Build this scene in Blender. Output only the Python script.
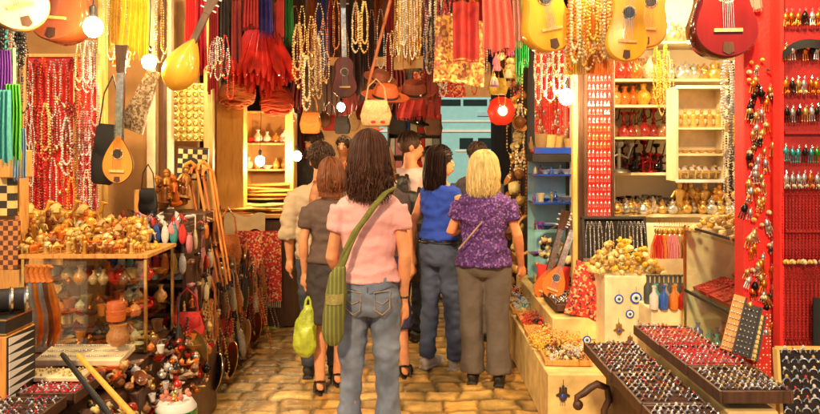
import bpy, math, random
from mathutils import Vector, Matrix, Euler, noise
for _o in list(bpy.data.objects): bpy.data.objects.remove(_o)
SC = bpy.context.scene
# ---------------------------------------------------------------- camera, sky, sun, exposure
F, HZ, CH = 700.0, 148.0, 1.6
def P(px, py, Y): return Vector(((px-410)/F*Y, Y, CH-(py-HZ)/F*Y))
cam = bpy.data.objects.new('camera', bpy.data.cameras.new('camera'))
SC.collection.objects.link(cam); SC.camera = cam
cam.location = (0, 0, CH); cam.rotation_euler = (math.radians(90), 0, 0)
cam.data.sensor_width = 36; cam.data.lens = 36*F/820; cam.data.shift_y = -(207-HZ)/820
cam.data.clip_start = .05; cam.data.clip_end = 500
W = bpy.data.worlds.new('World'); SC.world = W; W.use_nodes = True
sky = W.node_tree.nodes.new('ShaderNodeTexSky'); sky.sky_type = 'NISHITA'; sky.sun_disc = False
SUN_EL, SUN_AZ = math.radians(36), math.radians(196)
sky.sun_elevation = SUN_EL; sky.sun_rotation = SUN_AZ
bg = W.node_tree.nodes['Background']; bg.inputs[1].default_value = .05
W.node_tree.links.new(sky.outputs[0], bg.inputs[0])
sl = bpy.data.lights.new('sun', 'SUN'); sl.energy = 2.7; sl.angle = math.radians(5); sl.color = (1, .68, .36)
so = bpy.data.objects.new('sun', sl); SC.collection.objects.link(so)
so.rotation_euler = Vector((math.sin(SUN_AZ)*math.cos(SUN_EL), math.cos(SUN_AZ)*math.cos(SUN_EL), math.sin(SUN_EL))).to_track_quat('Z', 'Y').to_euler()
SC.view_settings.view_transform = 'Standard'; SC.view_settings.look = 'None'
SC.view_settings.exposure = 0.4; SC.view_settings.gamma = 1; SC.view_settings.use_curve_mapping = False
SC.render.engine = 'CYCLES'; SC.cycles.use_denoising = True
SC.cycles.max_bounces = 6; SC.cycles.sample_clamp_indirect = 4
BULB = 300.0
# ---------------------------------------------------------------- helpers
R = random.Random(11)
U = R.uniform
COL = SC.collection
def rz(a): return Matrix.Rotation(a, 4, 'Z')
def TR(loc=(0,0,0), rot=(0,0,0), sc=1):
    s = (sc, sc, sc) if not hasattr(sc, '__len__') else sc
    return Matrix.LocRotScale(Vector(loc), Euler(rot), Vector(s))
MATS = {}
def mat(name, c=(.5,.5,.5), r=.5, metal=0, var=.2, sc=8, bump=0, bs=60, tint=False, emit=0, coat=0, kind='noise', cols=None, st=(1,1,1), alpha=1, trans=0, rnd=0, attr=None):
    m = bpy.data.materials.new(name); MATS[name] = m; m.use_nodes = True
    nt = m.node_tree; N = nt.nodes; L = nt.links; b = N['Principled BSDF']
    def inp(k, v): b.inputs[k].default_value = v
    inp('Roughness', r); inp('Metallic', metal); inp('Alpha', alpha)
    inp('Transmission Weight', trans); inp('Coat Weight', coat)
    tc = N.new('ShaderNodeTexCoord'); mp = N.new('ShaderNodeMapping'); mp.inputs['Scale'].default_value = st
    L.new(tc.outputs['Object'], mp.inputs[0]); co = mp.outputs[0]
    ramp = N.new('ShaderNodeValToRGB')
    cols = cols or [tuple(x*(1-var) for x in c), tuple(min(1, x*(1+var)) for x in c)]
    el = ramp.color_ramp.elements
    while len(el) < len(cols): el.new(.5)
    n = len(cols)
    if kind == 'noise':
        t = N.new('ShaderNodeTexNoise'); t.inputs['Scale'].default_value = sc; t.inputs['Detail'].default_value = 5
        for i, e in enumerate(el): e.position = .3+.4*i/max(1, n-1); e.color = (*cols[i], 1)
        fac = t.outputs[0]
    else:
        ramp.color_ramp.interpolation = 'CONSTANT'
        for i, e in enumerate(el): e.position = i/n; e.color = (*cols[i], 1)
        if kind == 'cells':
            t = N.new('ShaderNodeTexVoronoi'); t.inputs['Scale'].default_value = sc
            sp = N.new('ShaderNodeSeparateColor'); L.new(t.outputs['Color'], sp.inputs[0]); fac = sp.outputs[0]
        elif kind == 'dots':
            t = N.new('ShaderNodeTexVoronoi'); t.inputs['Scale'].default_value = sc; t.inputs['Randomness'].default_value = .35; fac = t.outputs['Distance']
        elif kind == 'stripes':
            t = N.new('ShaderNodeTexWave'); t.inputs['Scale'].default_value = sc; t.bands_direction = 'X'; t.inputs['Distortion'].default_value = .3; fac = t.outputs['Fac']
        elif kind == 'bands':
            t = N.new('ShaderNodeTexWave'); t.inputs['Scale'].default_value = sc; t.bands_direction = 'Z'; t.inputs['Distortion'].default_value = 1.2
            t.inputs['Detail'].default_value = 3; fac = t.outputs['Fac']
        elif kind == 'wood':
            ramp.color_ramp.interpolation = 'LINEAR'
            t = N.new('ShaderNodeTexNoise'); t.inputs['Scale'].default_value = sc; t.inputs['Detail'].default_value = 6; t.inputs['Distortion'].default_value = .6
            for i, e in enumerate(el): e.position = .3+.4*i/max(1, n-1)
            fac = t.outputs[0]
        elif kind == 'checker':
            t = N.new('ShaderNodeTexChecker'); t.inputs['Scale'].default_value = sc; fac = t.outputs['Fac']
    L.new(co, t.inputs['Vector']); L.new(fac, ramp.inputs[0]); out = ramp.outputs[0]
    def mul(a, bsock):
        mx = N.new('ShaderNodeMix'); mx.data_type = 'RGBA'; mx.blend_type = 'MULTIPLY'; mx.inputs[0].default_value = 1
        L.new(a, mx.inputs[6]); L.new(bsock, mx.inputs[7]); return mx.outputs[2]
    if attr:
        at = N.new('ShaderNodeAttribute'); at.attribute_name = attr; out = mul(out, at.outputs['Color'])
    if tint or rnd:
        oi = N.new('ShaderNodeObjectInfo')
        if tint: out = mul(out, oi.outputs['Color'])
        if rnd:
            hs = N.new('ShaderNodeHueSaturation'); mr = N.new('ShaderNodeMapRange')
            mr.inputs[3].default_value = 1-rnd; mr.inputs[4].default_value = 1+rnd*.6
            L.new(oi.outputs['Random'], mr.inputs[0]); L.new(mr.outputs[0], hs.inputs['Value']); L.new(out, hs.inputs['Color']); out = hs.outputs[0]
    L.new(out, b.inputs['Base Color'])
    if name in ('hair', 'skin'): inp('Specular IOR Level', .25)
    if emit:
        L.new(out, b.inputs['Emission Color']); inp('Emission Strength', emit)
    if bump:
        n2 = N.new('ShaderNodeTexNoise'); n2.inputs['Scale'].default_value = bs; n2.inputs['Detail'].default_value = 4
        L.new(co, n2.inputs['Vector'])
        bp = N.new('ShaderNodeBump'); bp.inputs['Strength'].default_value = bump; bp.inputs['Distance'].default_value = .02
        L.new(n2.outputs[0], bp.inputs['Height']); L.new(bp.outputs[0], b.inputs['Normal'])
    return m
def M(n): return MATS[n]

class MB:
    def __init__(s): s.v = []; s.f = []; s.m = []; s.k = 0; s.T = Matrix.Identity(4)
    def add(s, vs, fs):
        o = len(s.v); T = s.T
        s.v += [T @ Vector(p) for p in vs]; s.f += [tuple(i+o for i in f) for f in fs]; s.m += [s.k]*len(fs); return s
    def box(s, c, d, rot=(0,0,0)):
        m = TR(c, rot); h = Vector(d)/2
        vs = [m @ Vector((x*h.x, y*h.y, z*h.z)) for x in (-1,1) for y in (-1,1) for z in (-1,1)]
        return s.add(vs, [(0,1,3,2),(4,6,7,5),(0,4,5,1),(2,3,7,6),(0,2,6,4),(1,5,7,3)])
    def b2(s, a, b): 
        a = Vector(a); b = Vector(b); return s.box((a+b)/2, b-a)
    def loft(s, rings, cap=True):
        n = len(rings[0]); vs = [p for r in rings for p in r]; fs = []
        for i in range(len(rings)-1):
            for j in range(n):
                k = (j+1) % n; fs.append((i*n+j, i*n+k, (i+1)*n+k, (i+1)*n+j))
        if cap: fs.append(tuple(range(n))[::-1]); fs.append(tuple(range((len(rings)-1)*n, len(rings)*n)))
        return s.add(vs, fs)
    def tube(s, pts, r, n=6, cap=True, fl=1):
        pts = [Vector(p) for p in pts]; rs = r if hasattr(r, '__len__') else [r]*len(pts)
        rings = []; up = None
        for i, p in enumerate(pts):
            t = (pts[min(i+1, len(pts)-1)]-pts[max(i-1, 0)])
            t = t.normalized() if t.length > 1e-9 else Vector((0,0,1))
            if up is None: up = t.orthogonal().normalized() if abs(t.y) > .9 else (Vector((0,1,0))-t*t.y).normalized()
            up = (up-t*up.dot(t)); up = up.normalized() if up.length > 1e-6 else t.orthogonal().normalized()
            w = t.cross(up)
            rings.append([p+(w*math.cos(2*math.pi*j/n)+up*fl*math.sin(2*math.pi*j/n))*rs[i] for j in range(n)])
        return s.loft(rings, cap)
    def lathe(s, prof, n=12, c=(0,0,0), rot=(0,0,0), sc=1, mod=None):
        T = TR(c, rot, sc); rings = []
        for r, z in prof:
            rings.append([T @ Vector((math.cos(2*math.pi*j/n)*r*(mod(j/n, z) if mod else 1), math.sin(2*math.pi*j/n)*r*(mod(j/n, z) if mod else 1), z)) for j in range(n)])
        return s.loft(rings)
    def ell(s, c, r, n=10, k=6, rot=(0,0,0)):
        r = (r, r, r) if not hasattr(r, '__len__') else r
        return s.lathe([(max(.02, math.sin(math.pi*i/k)), -math.cos(math.pi*i/k)) for i in range(k+1)], n, c, rot, r)
    def ico(s, c, r):   # octahedral bead
        x, y, z = c; a = r*.7
        vs = [(x,y,z+r)]+[(x+a*math.cos(q), y+a*math.sin(q), z+h) for h, o in ((r*.45,0),(-r*.45,.6)) for q in [o+i*math.pi*.4 for i in range(5)]]+[(x,y,z-r)]
        fs = [(0,1+i,1+(i+1)%5) for i in range(5)]+[(1+i,6+i,1+(i+1)%5) for i in range(5)]+[(6+i,6+(i+1)%5,1+(i+1)%5) for i in range(5)]+[(11,6+(i+1)%5,6+i) for i in range(5)]
        return s.add(vs, fs)
    def prism(s, out, y0, y1, bev=0):   # outline in XZ
        n = len(out)
        if bev:
            cx = sum(p[0] for p in out)/n; cz = sum(p[1] for p in out)/n
            ins = []
            for x, z in out:
                d = Vector((cx-x, cz-z)); d = d.normalized()*min(bev, d.length*.5) if d.length else d
                ins.append((x+d.x, z+d.y))
            s.loft([[(x,y0,z) for x,z in ins], [(x,y0+bev,z) for x,z in out], [(x,y1-bev,z) for x,z in out], [(x,y1,z) for x,z in ins]])
        else: s.loft([[(x,y0,z) for x,z in out], [(x,y1,z) for x,z in out]])
        return s
    def sheet(s, fn, nu, nv, th=0):
        vs = [fn(i/nu, j/nv) for i in range(nu+1) for j in range(nv+1)]
        fs = [(i*(nv+1)+j, (i+1)*(nv+1)+j, (i+1)*(nv+1)+j+1, i*(nv+1)+j+1) for i in range(nu) for j in range(nv)]
        s.add(vs, fs)
        if th:
            o = [(Vector(p)+Vector((0, th, 0))) for p in vs]; s.add(o, [f[::-1] for f in fs])
        return s
    def obj(s, name, m, parent=None, loc=None, rot=None, smooth=True, sc=None, bev=0, color=None):
        me = bpy.data.meshes.new(name); me.from_pydata([tuple(p) for p in s.v], [], s.f)
        ms = m if isinstance(m, (list, tuple)) else [m]
        for x in ms: me.materials.append(M(x) if isinstance(x, str) else x)
        me.polygons.foreach_set('material_index', [min(k, len(ms)-1) for k in s.m])
        me.validate(); me.update()
        if smooth:
            me.polygons.foreach_set('use_smooth', [True]*len(me.polygons))
            me.set_sharp_from_angle(angle=math.radians(50))
        o = bpy.data.objects.new(name, me); COL.objects.link(o)
        if parent: o.parent = parent
        if loc is not None: o.location = loc
        if rot is not None: o.rotation_euler = rot
        if sc is not None: o.scale = (sc,)*3 if not hasattr(sc, '__len__') else sc
        if color: o.color = (*color, 1)
        if bev:
            b = o.modifiers.new('b', 'BEVEL'); b.width = bev; b.segments = 2; b.limit_method = 'ANGLE'
        return o
def tag(o, label, cat=None, group=None, kind=None):
    if label: o['label'] = label
    if cat: o['category'] = cat
    if group: o['group'] = group
    if kind: o['kind'] = kind
    return o
def thing(name, label, cat, loc=(0,0,0), rot=(0,0,0), group=None, sc=1):
    o = bpy.data.objects.new(name, None); COL.objects.link(o); o.empty_display_size = .05
    o.location = loc; o.rotation_euler = rot; o.scale = (sc,)*3 if not hasattr(sc, '__len__') else sc
    return tag(o, label, cat, group)
def copytree(o, parent=None):
    c = o.copy(); COL.objects.link(c); c.parent = parent
    for ch in list(o.children): copytree(ch, c)
    return c
class Kind:
    def __init__(s, o): s.o = o; s.used = False
    def put(s, loc, rot=(0,0,0), sc=1, label=None, group=None, color=None, cat=None):
        if s.used: o = copytree(s.o)
        else: o = s.o; s.used = True
        o.location = loc; o.rotation_euler = rot; o.scale = (sc,)*3 if not hasattr(sc, '__len__') else sc
        if 'group' in o.keys(): del o['group']
        tag(o, label, cat, group)
        if color:
            def setc(q):
                q.color = (*color, 1)
                for ch in q.children: setc(ch)
            setc(o)
        return o
def solid(name, mb, m, label, cat, loc=(0,0,0), rot=(0,0,0), group=None, **k):
    return tag(mb.obj(name, m, None, loc, rot, **k), label, cat, group)
def struct(name, mb, m, **k): return tag(mb.obj(name, m, None, **k), None, None, None, 'structure')

# ---------------------------------------------------------------- materials
RED=(.62,.02,.015); DRED=(.28,.012,.012); ORG=(.75,.22,.03); YEL=(.8,.48,.05); CREAM=(.78,.66,.4); BLK=(.015,.013,.012)
mat('red_cloth', RED, .8, var=.3, sc=14, bump=.3, bs=200)
mat('dark_red_board', (.36,.014,.012), .55, var=.25, sc=10, bump=.15, bs=80)
mat('bright_red', (.78,.025,.02), .6, var=.15, sc=6, bump=.15)
mat('cloth', (.9,.9,.9), .85, var=.18, sc=12, bump=.3, bs=260, tint=True)
mat('sheer', (.9,.9,.9), .7, var=.35, sc=20, bump=.3, bs=200, tint=True)
mat('kilim', r=.9, kind='cells', sc=75, cols=[(.5,.03,.02),(.7,.45,.2),(.6,.04,.03),(.55,.03,.02),(.15,.03,.05),(.65,.06,.04),(.8,.3,.1)], bump=.3)
mat('kilim_bands', r=.9, kind='bands', sc=14, cols=[(.5,.2,.12),(.8,.6,.5),(.55,.05,.06),(.7,.25,.2),(.25,.1,.1),(.75,.5,.4)], bump=.3, tint=True)
mat('gold_brocade', r=.45, metal=.3, kind='cells', sc=50, cols=[(.35,.12,.04),(.6,.3,.06),(.25,.06,.03),(.7,.42,.1)], bump=.3)
mat('bead', (.9,.9,.9), .22, var=.12, sc=40, tint=True, coat=.5, rnd=.25)
mat('gold', (.95,.62,.2), .28, 1, var=.2, sc=30, rnd=.2)
mat('silver', (.8,.78,.74), .25, 1, var=.25, sc=40, rnd=.2)
mat('metal', (.9,.9,.9), .3, .85, var=.25, sc=30, tint=True, rnd=.2)
mat('glaze', (.9,.9,.9), .2, var=.3, sc=25, tint=True, coat=.6, rnd=.2)
mat('glaze_pat', r=.25, kind='cells', sc=60, cols=[(.9,.85,.75),(.75,.15,.05),(.9,.6,.2),(.06,.05,.05),(.85,.8,.7)], tint=True, coat=.5, rnd=.2)
mat('brass_fig', (.85,.56,.22), .38, .35, var=.35, sc=40, tint=True, rnd=.3)
mat('shell', (.92,.74,.42), .4, var=.3, sc=45, tint=True, rnd=.2, coat=.3)
mat('wood', kind='wood', r=.5, cols=[(.42,.17,.04),(.72,.36,.09),(.6,.27,.06)], sc=5, st=(9,9,1), bump=.12, tint=True)
mat('pale_wood', kind='wood', r=.5, cols=[(.70,.36,.08),(.88,.56,.18),(.78,.44,.12)], sc=4, st=(8,8,1), bump=.12, tint=True)
mat('lacquer', kind='wood', r=.18, cols=[(.8,.8,.8),(.95,.95,.95)], sc=6, st=(6,6,1), tint=True, coat=.35)
mat('dark_wood', kind='wood', r=.45, cols=[(.05,.022,.012),(.12,.05,.025)], sc=6, st=(8,8,1), bump=.15)
mat('cream_board', (.76,.55,.22), .55, var=.28, sc=9, bump=.2, bs=14)
mat('cream_plain', (.80,.68,.42), .5, var=.2, sc=9, bump=.15, bs=14)
mat('black', BLK, .5, var=.3, sc=20, bump=.1)
mat('black_velvet', (.02,.014,.014), .95, var=.3, sc=30)
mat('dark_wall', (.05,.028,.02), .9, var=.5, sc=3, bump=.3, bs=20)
mat('plaster', (.42,.22,.07), .85, var=.2, sc=3, bump=.2, bs=30)
mat('white_wall', (.85,.76,.56), .8, var=.08, sc=3, bump=.05)
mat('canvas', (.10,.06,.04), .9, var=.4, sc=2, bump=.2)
def glassmat(name, op=.12):
    m = bpy.data.materials.new(name); MATS[name] = m; m.use_nodes = True; nt = m.node_tree; nt.nodes.clear()
    o = nt.nodes.new('ShaderNodeOutputMaterial'); mx = nt.nodes.new('ShaderNodeMixShader'); t = nt.nodes.new('ShaderNodeBsdfTransparent'); g = nt.nodes.new('ShaderNodeBsdfGlossy')
    mx.inputs[0].default_value = .07; g.inputs['Roughness'].default_value = .03; t.inputs[0].default_value = (.94,.98,.94,1)
    nt.links.new(t.outputs[0], mx.inputs[1]); nt.links.new(g.outputs[0], mx.inputs[2]); nt.links.new(mx.outputs[0], o.inputs[0])
glassmat('glass')
mat('globe', (1,.72,.36), .4, var=.02, emit=BULB)
mat('globe_dim', (1,.8,.45), .4, var=.02, emit=40)
mat('red_lamp', (.8,.03,.01), .4, var=.05, emit=.5)
mat('white', (.85,.84,.8), .4, var=.05)
mat('blue', (.02,.08,.55), .2, var=.1, coat=.5)
mat('lblue', (.35,.65,.85), .2, var=.1, coat=.5)
mat('checker_gold', r=.4, kind='checker', sc=26, cols=[(.04,.03,.02),(.85,.6,.2)])
mat('checker_cream', r=.4, kind='checker', sc=33, cols=[(.05,.05,.04),(.88,.8,.5)])
mat('lattice', r=.6, kind='checker', sc=40, cols=[(.6,.22,.05),(.12,.04,.02)], bump=.3)
mat('mosaic', r=.35, kind='dots', sc=24, cols=[(.9,.8,.3),(.85,.7,.15),(.55,.4,.1),(.4,.3,.12)], bump=.1)
mat('inlay', r=.35, kind='cells', sc=90, cols=[(.4,.25,.12),(.65,.5,.3),(.25,.14,.07),(.75,.62,.4)])
mat('foam', (.07,.03,.018), .95, var=.3, sc=60)
mat('red_foam', (.45,.03,.03), .95, var=.3, sc=60)
mat('stud_red', r=.6, kind='dots', sc=70, cols=[(.9,.8,.6),(.6,.03,.02),(.62,.03,.02),(.55,.02,.02)])
mat('stone', (.60,.37,.11), .34, var=.4, sc=9, bump=.35, bs=45, attr='tone')
mat('skin', (.70,.31,.15), .5, var=.18, sc=14, tint=True, bump=.12, bs=150)
mat('denim', (.19,.24,.34), .85, var=.42, sc=9, bump=.45, bs=420, tint=True)
mat('knit', (.9,.9,.9), .85, var=.07, sc=7, bump=.3, bs=26, tint=True)
mat('hair', (1,1,1), .5, var=.5, sc=60, st=(1,1,.08), tint=True)
mat('purple_print', r=.85, kind='cells', sc=85, cols=[(.06,.018,.13),(.12,.035,.23),(.04,.01,.08),(.22,.11,.34),(.09,.025,.17),(.05,.015,.10)], bump=.3, bs=300)
mat('olive', (.17,.17,.03), .8, var=.25, sc=20, bump=.4, bs=200)
mat('olive_stripe', r=.85, kind='stripes', sc=16, cols=[(.14,.15,.03),(.14,.15,.03),(.24,.25,.06)], bump=.3, bs=200)
mat('leather_black', (.015,.012,.01), .35, var=.3, sc=30, bump=.3, bs=120)
mat('leather', (.9,.9,.9), .45, var=.35, sc=18, bump=.4, bs=120, tint=True, rnd=.3)
mat('plastic_bag', (.62,.75,.08), .25, var=.2, sc=12, trans=.35, bump=.5, bs=25)
mat('leaf', (.10,.32,.03), .5, var=.4, sc=30)
mat('car_blue', (.30,.72,.88), .35, var=.06, coat=.5)
mat('car_glass', (.02,.04,.05), .1, var=.1)
mat('rubber', (.02,.02,.02), .8, var=.2)
# ---------------------------------------------------------------- ground
def ground():
    def axis(a, b, st, lo, hi):
        out = []; x = a
        while x < b-1e-6: out.append(x); x += st
        return lo+out+hi
    xs = axis(-1.9, 1.5, .018, [-40,-15,-6,-3], [1.5,3,6,15,40])
    ys = axis(3.2, 9.0, .02, [-20,-5,0,2], [9,12,18,30,60,120])
    rows = {}
    def cell(x, y):
        y += .06*noise.noise((x*2.5, y*2.5, 3)); x += .05*noise.noise((x*4, y*4, 9))
        r = math.floor(y/.165); rr = random.Random(r); w = .16+.12*rr.random(); off = rr.random()
        u = x/w+off; c = math.floor(u)
        dx = min(u-c, 1-(u-c))*w; fy = y/.165-r; dy = min(fy, 1-fy)*.165
        return r, c, min(dx, dy)
    vs = []; cs = []
    for x in xs:
        for y in ys:
            r, c, d = cell(x, y)
            k = min(1, d/.026); rr = random.Random(r*977+c)
            near = abs(x) < 3 and 2 < y < 10
            h = (-.013*(1-k)**2 + (rr.random()-.5)*.009*k + .008*noise.noise((x*7, y*7, 0)) + .004*noise.noise((x*25, y*25, 5))) if near else 0
            vs.append((x, y, h)); t = (.6+.7*rr.random())*(.2+.8*k) if near else .8
            q = rr.random(); cs.append((t, t*(.86+.2*q), t*(.7+.45*q), 1))
    n = len(ys); fs = [(i*n+j, (i+1)*n+j, (i+1)*n+j+1, i*n+j+1) for i in range(len(xs)-1) for j in range(n-1)]
    mb = MB(); mb.add(vs, fs); o = struct('ground', mb, 'stone')
    a = o.data.color_attributes.new('tone', 'FLOAT_COLOR', 'POINT')
    a.data.foreach_set('color', [x for c in cs for x in c])
ground()
# ---------------------------------------------------------------- large structure
def building(name, label, boxes, m, cat='building'):
    mb = MB()
    for a, b in boxes: mb.b2(a, b)
    return solid(name, mb, m, label, cat, bev=.01)
building('shop_building', 'warm plaster shop wall behind the left stalls', [((-4.2,3,0),(-3.6,9,3.4))], 'plaster')
building('shop_building', 'cream wall behind the white shelves of the right shop', [((1.32,5.62,0),(3.4,5.8,3.4)), ((3.2,2.2,0),(3.4,5.6,3.4))], 'white_wall')
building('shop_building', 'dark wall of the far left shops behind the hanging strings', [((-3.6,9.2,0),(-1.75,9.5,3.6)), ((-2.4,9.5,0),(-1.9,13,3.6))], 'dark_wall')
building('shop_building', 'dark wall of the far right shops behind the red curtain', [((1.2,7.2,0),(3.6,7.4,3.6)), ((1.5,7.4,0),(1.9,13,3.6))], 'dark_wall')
building('far_building', 'pale house front across the street at the end of the alley', [((-14,26,0),(14,27,9))], 'plaster')
building('shop_ceiling', 'pale ceiling over the right shop shelves', [((1.30,3.4,2.95),(3.4,5.8,3.05))], 'white_wall', 'ceiling')
# canvas roof over the rear of the alley with beams
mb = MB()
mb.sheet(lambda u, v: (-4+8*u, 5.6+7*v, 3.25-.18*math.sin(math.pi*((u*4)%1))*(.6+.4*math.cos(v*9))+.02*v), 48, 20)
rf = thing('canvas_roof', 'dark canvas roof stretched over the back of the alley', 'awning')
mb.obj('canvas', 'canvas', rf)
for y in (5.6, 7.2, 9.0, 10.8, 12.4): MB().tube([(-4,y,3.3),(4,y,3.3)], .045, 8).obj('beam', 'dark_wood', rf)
mb = MB(); 
for y in (3.0, 3.7, 4.4, 5.1): mb.tube([(-2.6,y,2.78),(2.6,y,2.80)], .02, 6)
for x in (-1.9,-1.1, 1.15, 1.9): mb.tube([(x,2.9,2.80),(x,5.7,2.80)], .018, 6)
solid('hanging_rail', mb, 'dark_wood', 'dark wooden rails overhead that carry the hanging goods', 'rail')
# ---------------------------------------------------------------- bulbs
def bulb(px, py, Y, r, m, label, L=.5):
    p = P(px, py, Y); t = thing('light_bulb', label, 'light bulb', p, group='lit bulbs over the stalls')
    MB().ell((0,0,0), (r,r,r*1.12), 14, 10).obj('globe', m, t)
    MB().lathe([(.012,r*.95),(.017,r*1.0),(.017,r*1.0+.05),(.006,r*1.0+.06)], 10).obj('socket', 'black', t)
    MB().tube([(0,0,r+.05),(.01,0,r+.05+L*.5),(0,0,r+.05+L)], .003, 5).obj('cord', 'black', t)
bulb(93,27,3.25,.043,'globe','brightest bulb hanging beside the brown guitar at upper left')
bulb(149,62,4.3,.042,'globe','bulb above the tilted inlaid board at left')
bulb(260,161,6.3,.042,'globe','bulb in front of the small shelves by the wooden pillar', .6)
bulb(297,156,6.6,.042,'globe','bulb right of the small shelves near the curly haired man', .6)
bulb(291,121,6.9,.03,'globe_dim','small dim bulb just under the orange bundle', .5)
bulb(341,107,8.0,.045,'globe','bulb hanging under the dark guitar in the middle', .7)
bulb(566,97,4.7,.05,'globe','bright bulb in front of the red curtain at right')
bulb(661,27,4.2,.05,'globe','bulb between the yellow guitar and the dark red guitar')
bulb(300,-50,6.2,.05,'globe','added unseen bulb above the frame over the rope bundles', .3)  # added out of view to light the hanging cloths in the middle
bulb(440,-60,6.0,.05,'globe','added unseen bulb above the frame over the gold brocade', .3)  # second unseen bulb, also added to light the middle goods
bulb(690,-24,4.75,.06,'globe','bulb under the ceiling in front of the white wall shelves', .15)
bulb(628,-70,3.7,.05,'globe','bulb above the yellow guitars', .3)
bulb(330,-80,4.0,.05,'globe','bulb above the middle of the alley', .3)
bulb(120,-75,3.0,.05,'globe','bulb above the brown guitar', .3)
bulb(752,-60,2.6,.045,'globe','bulb above the dark red guitar at right', .2)
# ---------------------------------------------------------------- people
def remesh(mb, name, m, parent, vox, sm=3, fold=0, fs=9, fz=1, seed=0, color=None, loc=None, rot=None, push=None):
    o = mb.obj(name, m, None, smooth=False)
    md = o.modifiers.new('r', 'REMESH'); md.mode = 'VOXEL'; md.voxel_size = vox
    if sm: s = o.modifiers.new('s', 'SMOOTH'); s.iterations = sm; s.factor = .5
    dg = bpy.context.evaluated_depsgraph_get(); dg.update()
    me = bpy.data.meshes.new_from_object(o.evaluated_get(dg)); bpy.data.objects.remove(o)
    if fold:
        me.update(); N = [v.normal.copy() for v in me.vertices]
        for v, nn in zip(me.vertices, N):
            c = v.co; d = fold*(.55-1.6*abs(noise.noise((c.x*fs+seed, c.y*fs, c.z*fs*fz))))+.5*fold*noise.noise((c.x*fs*2.5, c.y*fs*2.5+seed, c.z*fs*fz*2.2))
            v.co = c+nn*d
    me.polygons.foreach_set('use_smooth', [True]*len(me.polygons)); me.update()
    if not me.materials: me.materials.append(M(m))
    r = bpy.data.objects.new(name, me); COL.objects.link(r)
    if parent: r.parent = parent
    if loc is not None: r.location = loc
    if rot is not None: r.rotation_euler = rot
    if color: r.color = (*color, 1)
    return r
TF = [(.79,.13,.095),(.84,.165,.115),(.90,.172,.122),(.98,.150,.105),(1.07,.122,.088),(1.17,.132,.094),(1.27,.148,.1),(1.34,.158,.085),(1.37,.145,.075),(1.39,.11,.065),(1.415,.075,.055),(1.44,.052,.05),(1.50,.048,.052)]
TM = [(.79,.13,.095),(.84,.155,.11),(.90,.160,.115),(.98,.152,.108),(1.07,.148,.105),(1.17,.160,.108),(1.27,.178,.115),(1.34,.185,.1),(1.37,.165,.088),(1.395,.12,.075),(1.415,.085,.06),(1.44,.06,.055),(1.50,.055,.056)]
def slices(mb, T, z0, z1, inf, n=22, lean=0, cap_r=None):
    zs = [t for t in T if z0 < t[0] < z1]
    def at(z):
        for a, b in zip(T, T[1:]):
            if a[0] <= z <= b[0]:
                k = (z-a[0])/(b[0]-a[0]); return (z, a[1]+(b[1]-a[1])*k, a[2]+(b[2]-a[2])*k)
        return (z, T[0][1], T[0][2]) if z < T[0][0] else (z, T[-1][1], T[-1][2])
    L = [at(z0)]+zs+[at(z1)]
    mb.loft([[((rx+inf)*math.cos(2*math.pi*j/n), (ry+inf)*math.sin(2*math.pi*j/n)-.012*math.cos(2*math.pi*(z-.95)*1.4)+lean*(z-.9), z) for j in range(n)] for z, rx, ry in L])
def lerp(a, b, t): return Vector(a)*(1-t)+Vector(b)*t
def limb(mb, a, b, c, ra, rb, rc, inf=0, end=1.0, bulge=1.12, n=12):
    # a->b->c joints; end in 0..2 (1 = at b)
    pts = []; rs = []
    for t in [0,.25,.5,.75,1]:
        if t <= end+1e-6: pts.append(lerp(a,b,t)); rs.append(ra+(rb-ra)*t+inf+(.004 if t==.25 else 0))
    if end < 1: pts.append(lerp(a,b,end)); rs.append(ra+(rb-ra)*end+inf)
    if end > 1:
        for t in [.12,.3,.5,.75,1]:
            if t <= end-1+1e-6:
                k = bulge if t in (.3,) else (1+(bulge-1)*.5 if t in (.12,.5) else 1)
                pts.append(lerp(b,c,t)); rs.append((rb+(rc-rb)*t)*k+inf)
    mb.tube(pts, rs, n)
def hand(mb, w, d, side, pal):
    # w wrist, d direction of fingers, pal palm normal
    w = Vector(w); d = Vector(d).normalized(); pal = Vector(pal); pal = (pal-d*pal.dot(d)).normalized(); s = d.cross(pal)*side
    mb.tube([w, w+d*.03, w+d*.075, w+d*.09], [.024,.032,.036,.028], 10, fl=.45 if abs(pal.y) > .5 else 1)
    for i, (o, l) in enumerate(((-.027,.062),(-.009,.075),(.009,.07),(.026,.055))):
        b = w+d*.08+s*o
        mb.tube([b, b+d*l*.45, b+d*l*.8+pal*l*.18, b+d*l+pal*l*.42], [.0088,.0084,.0078,.006], 6)
    b = w+d*.02-s*.026
    mb.tube([b, b-s*.02+d*.022+pal*.008, b-s*.024+d*.05+pal*.018], [.011,.0098,.007], 6)
HC = Vector((0,.012,1.585))
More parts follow.
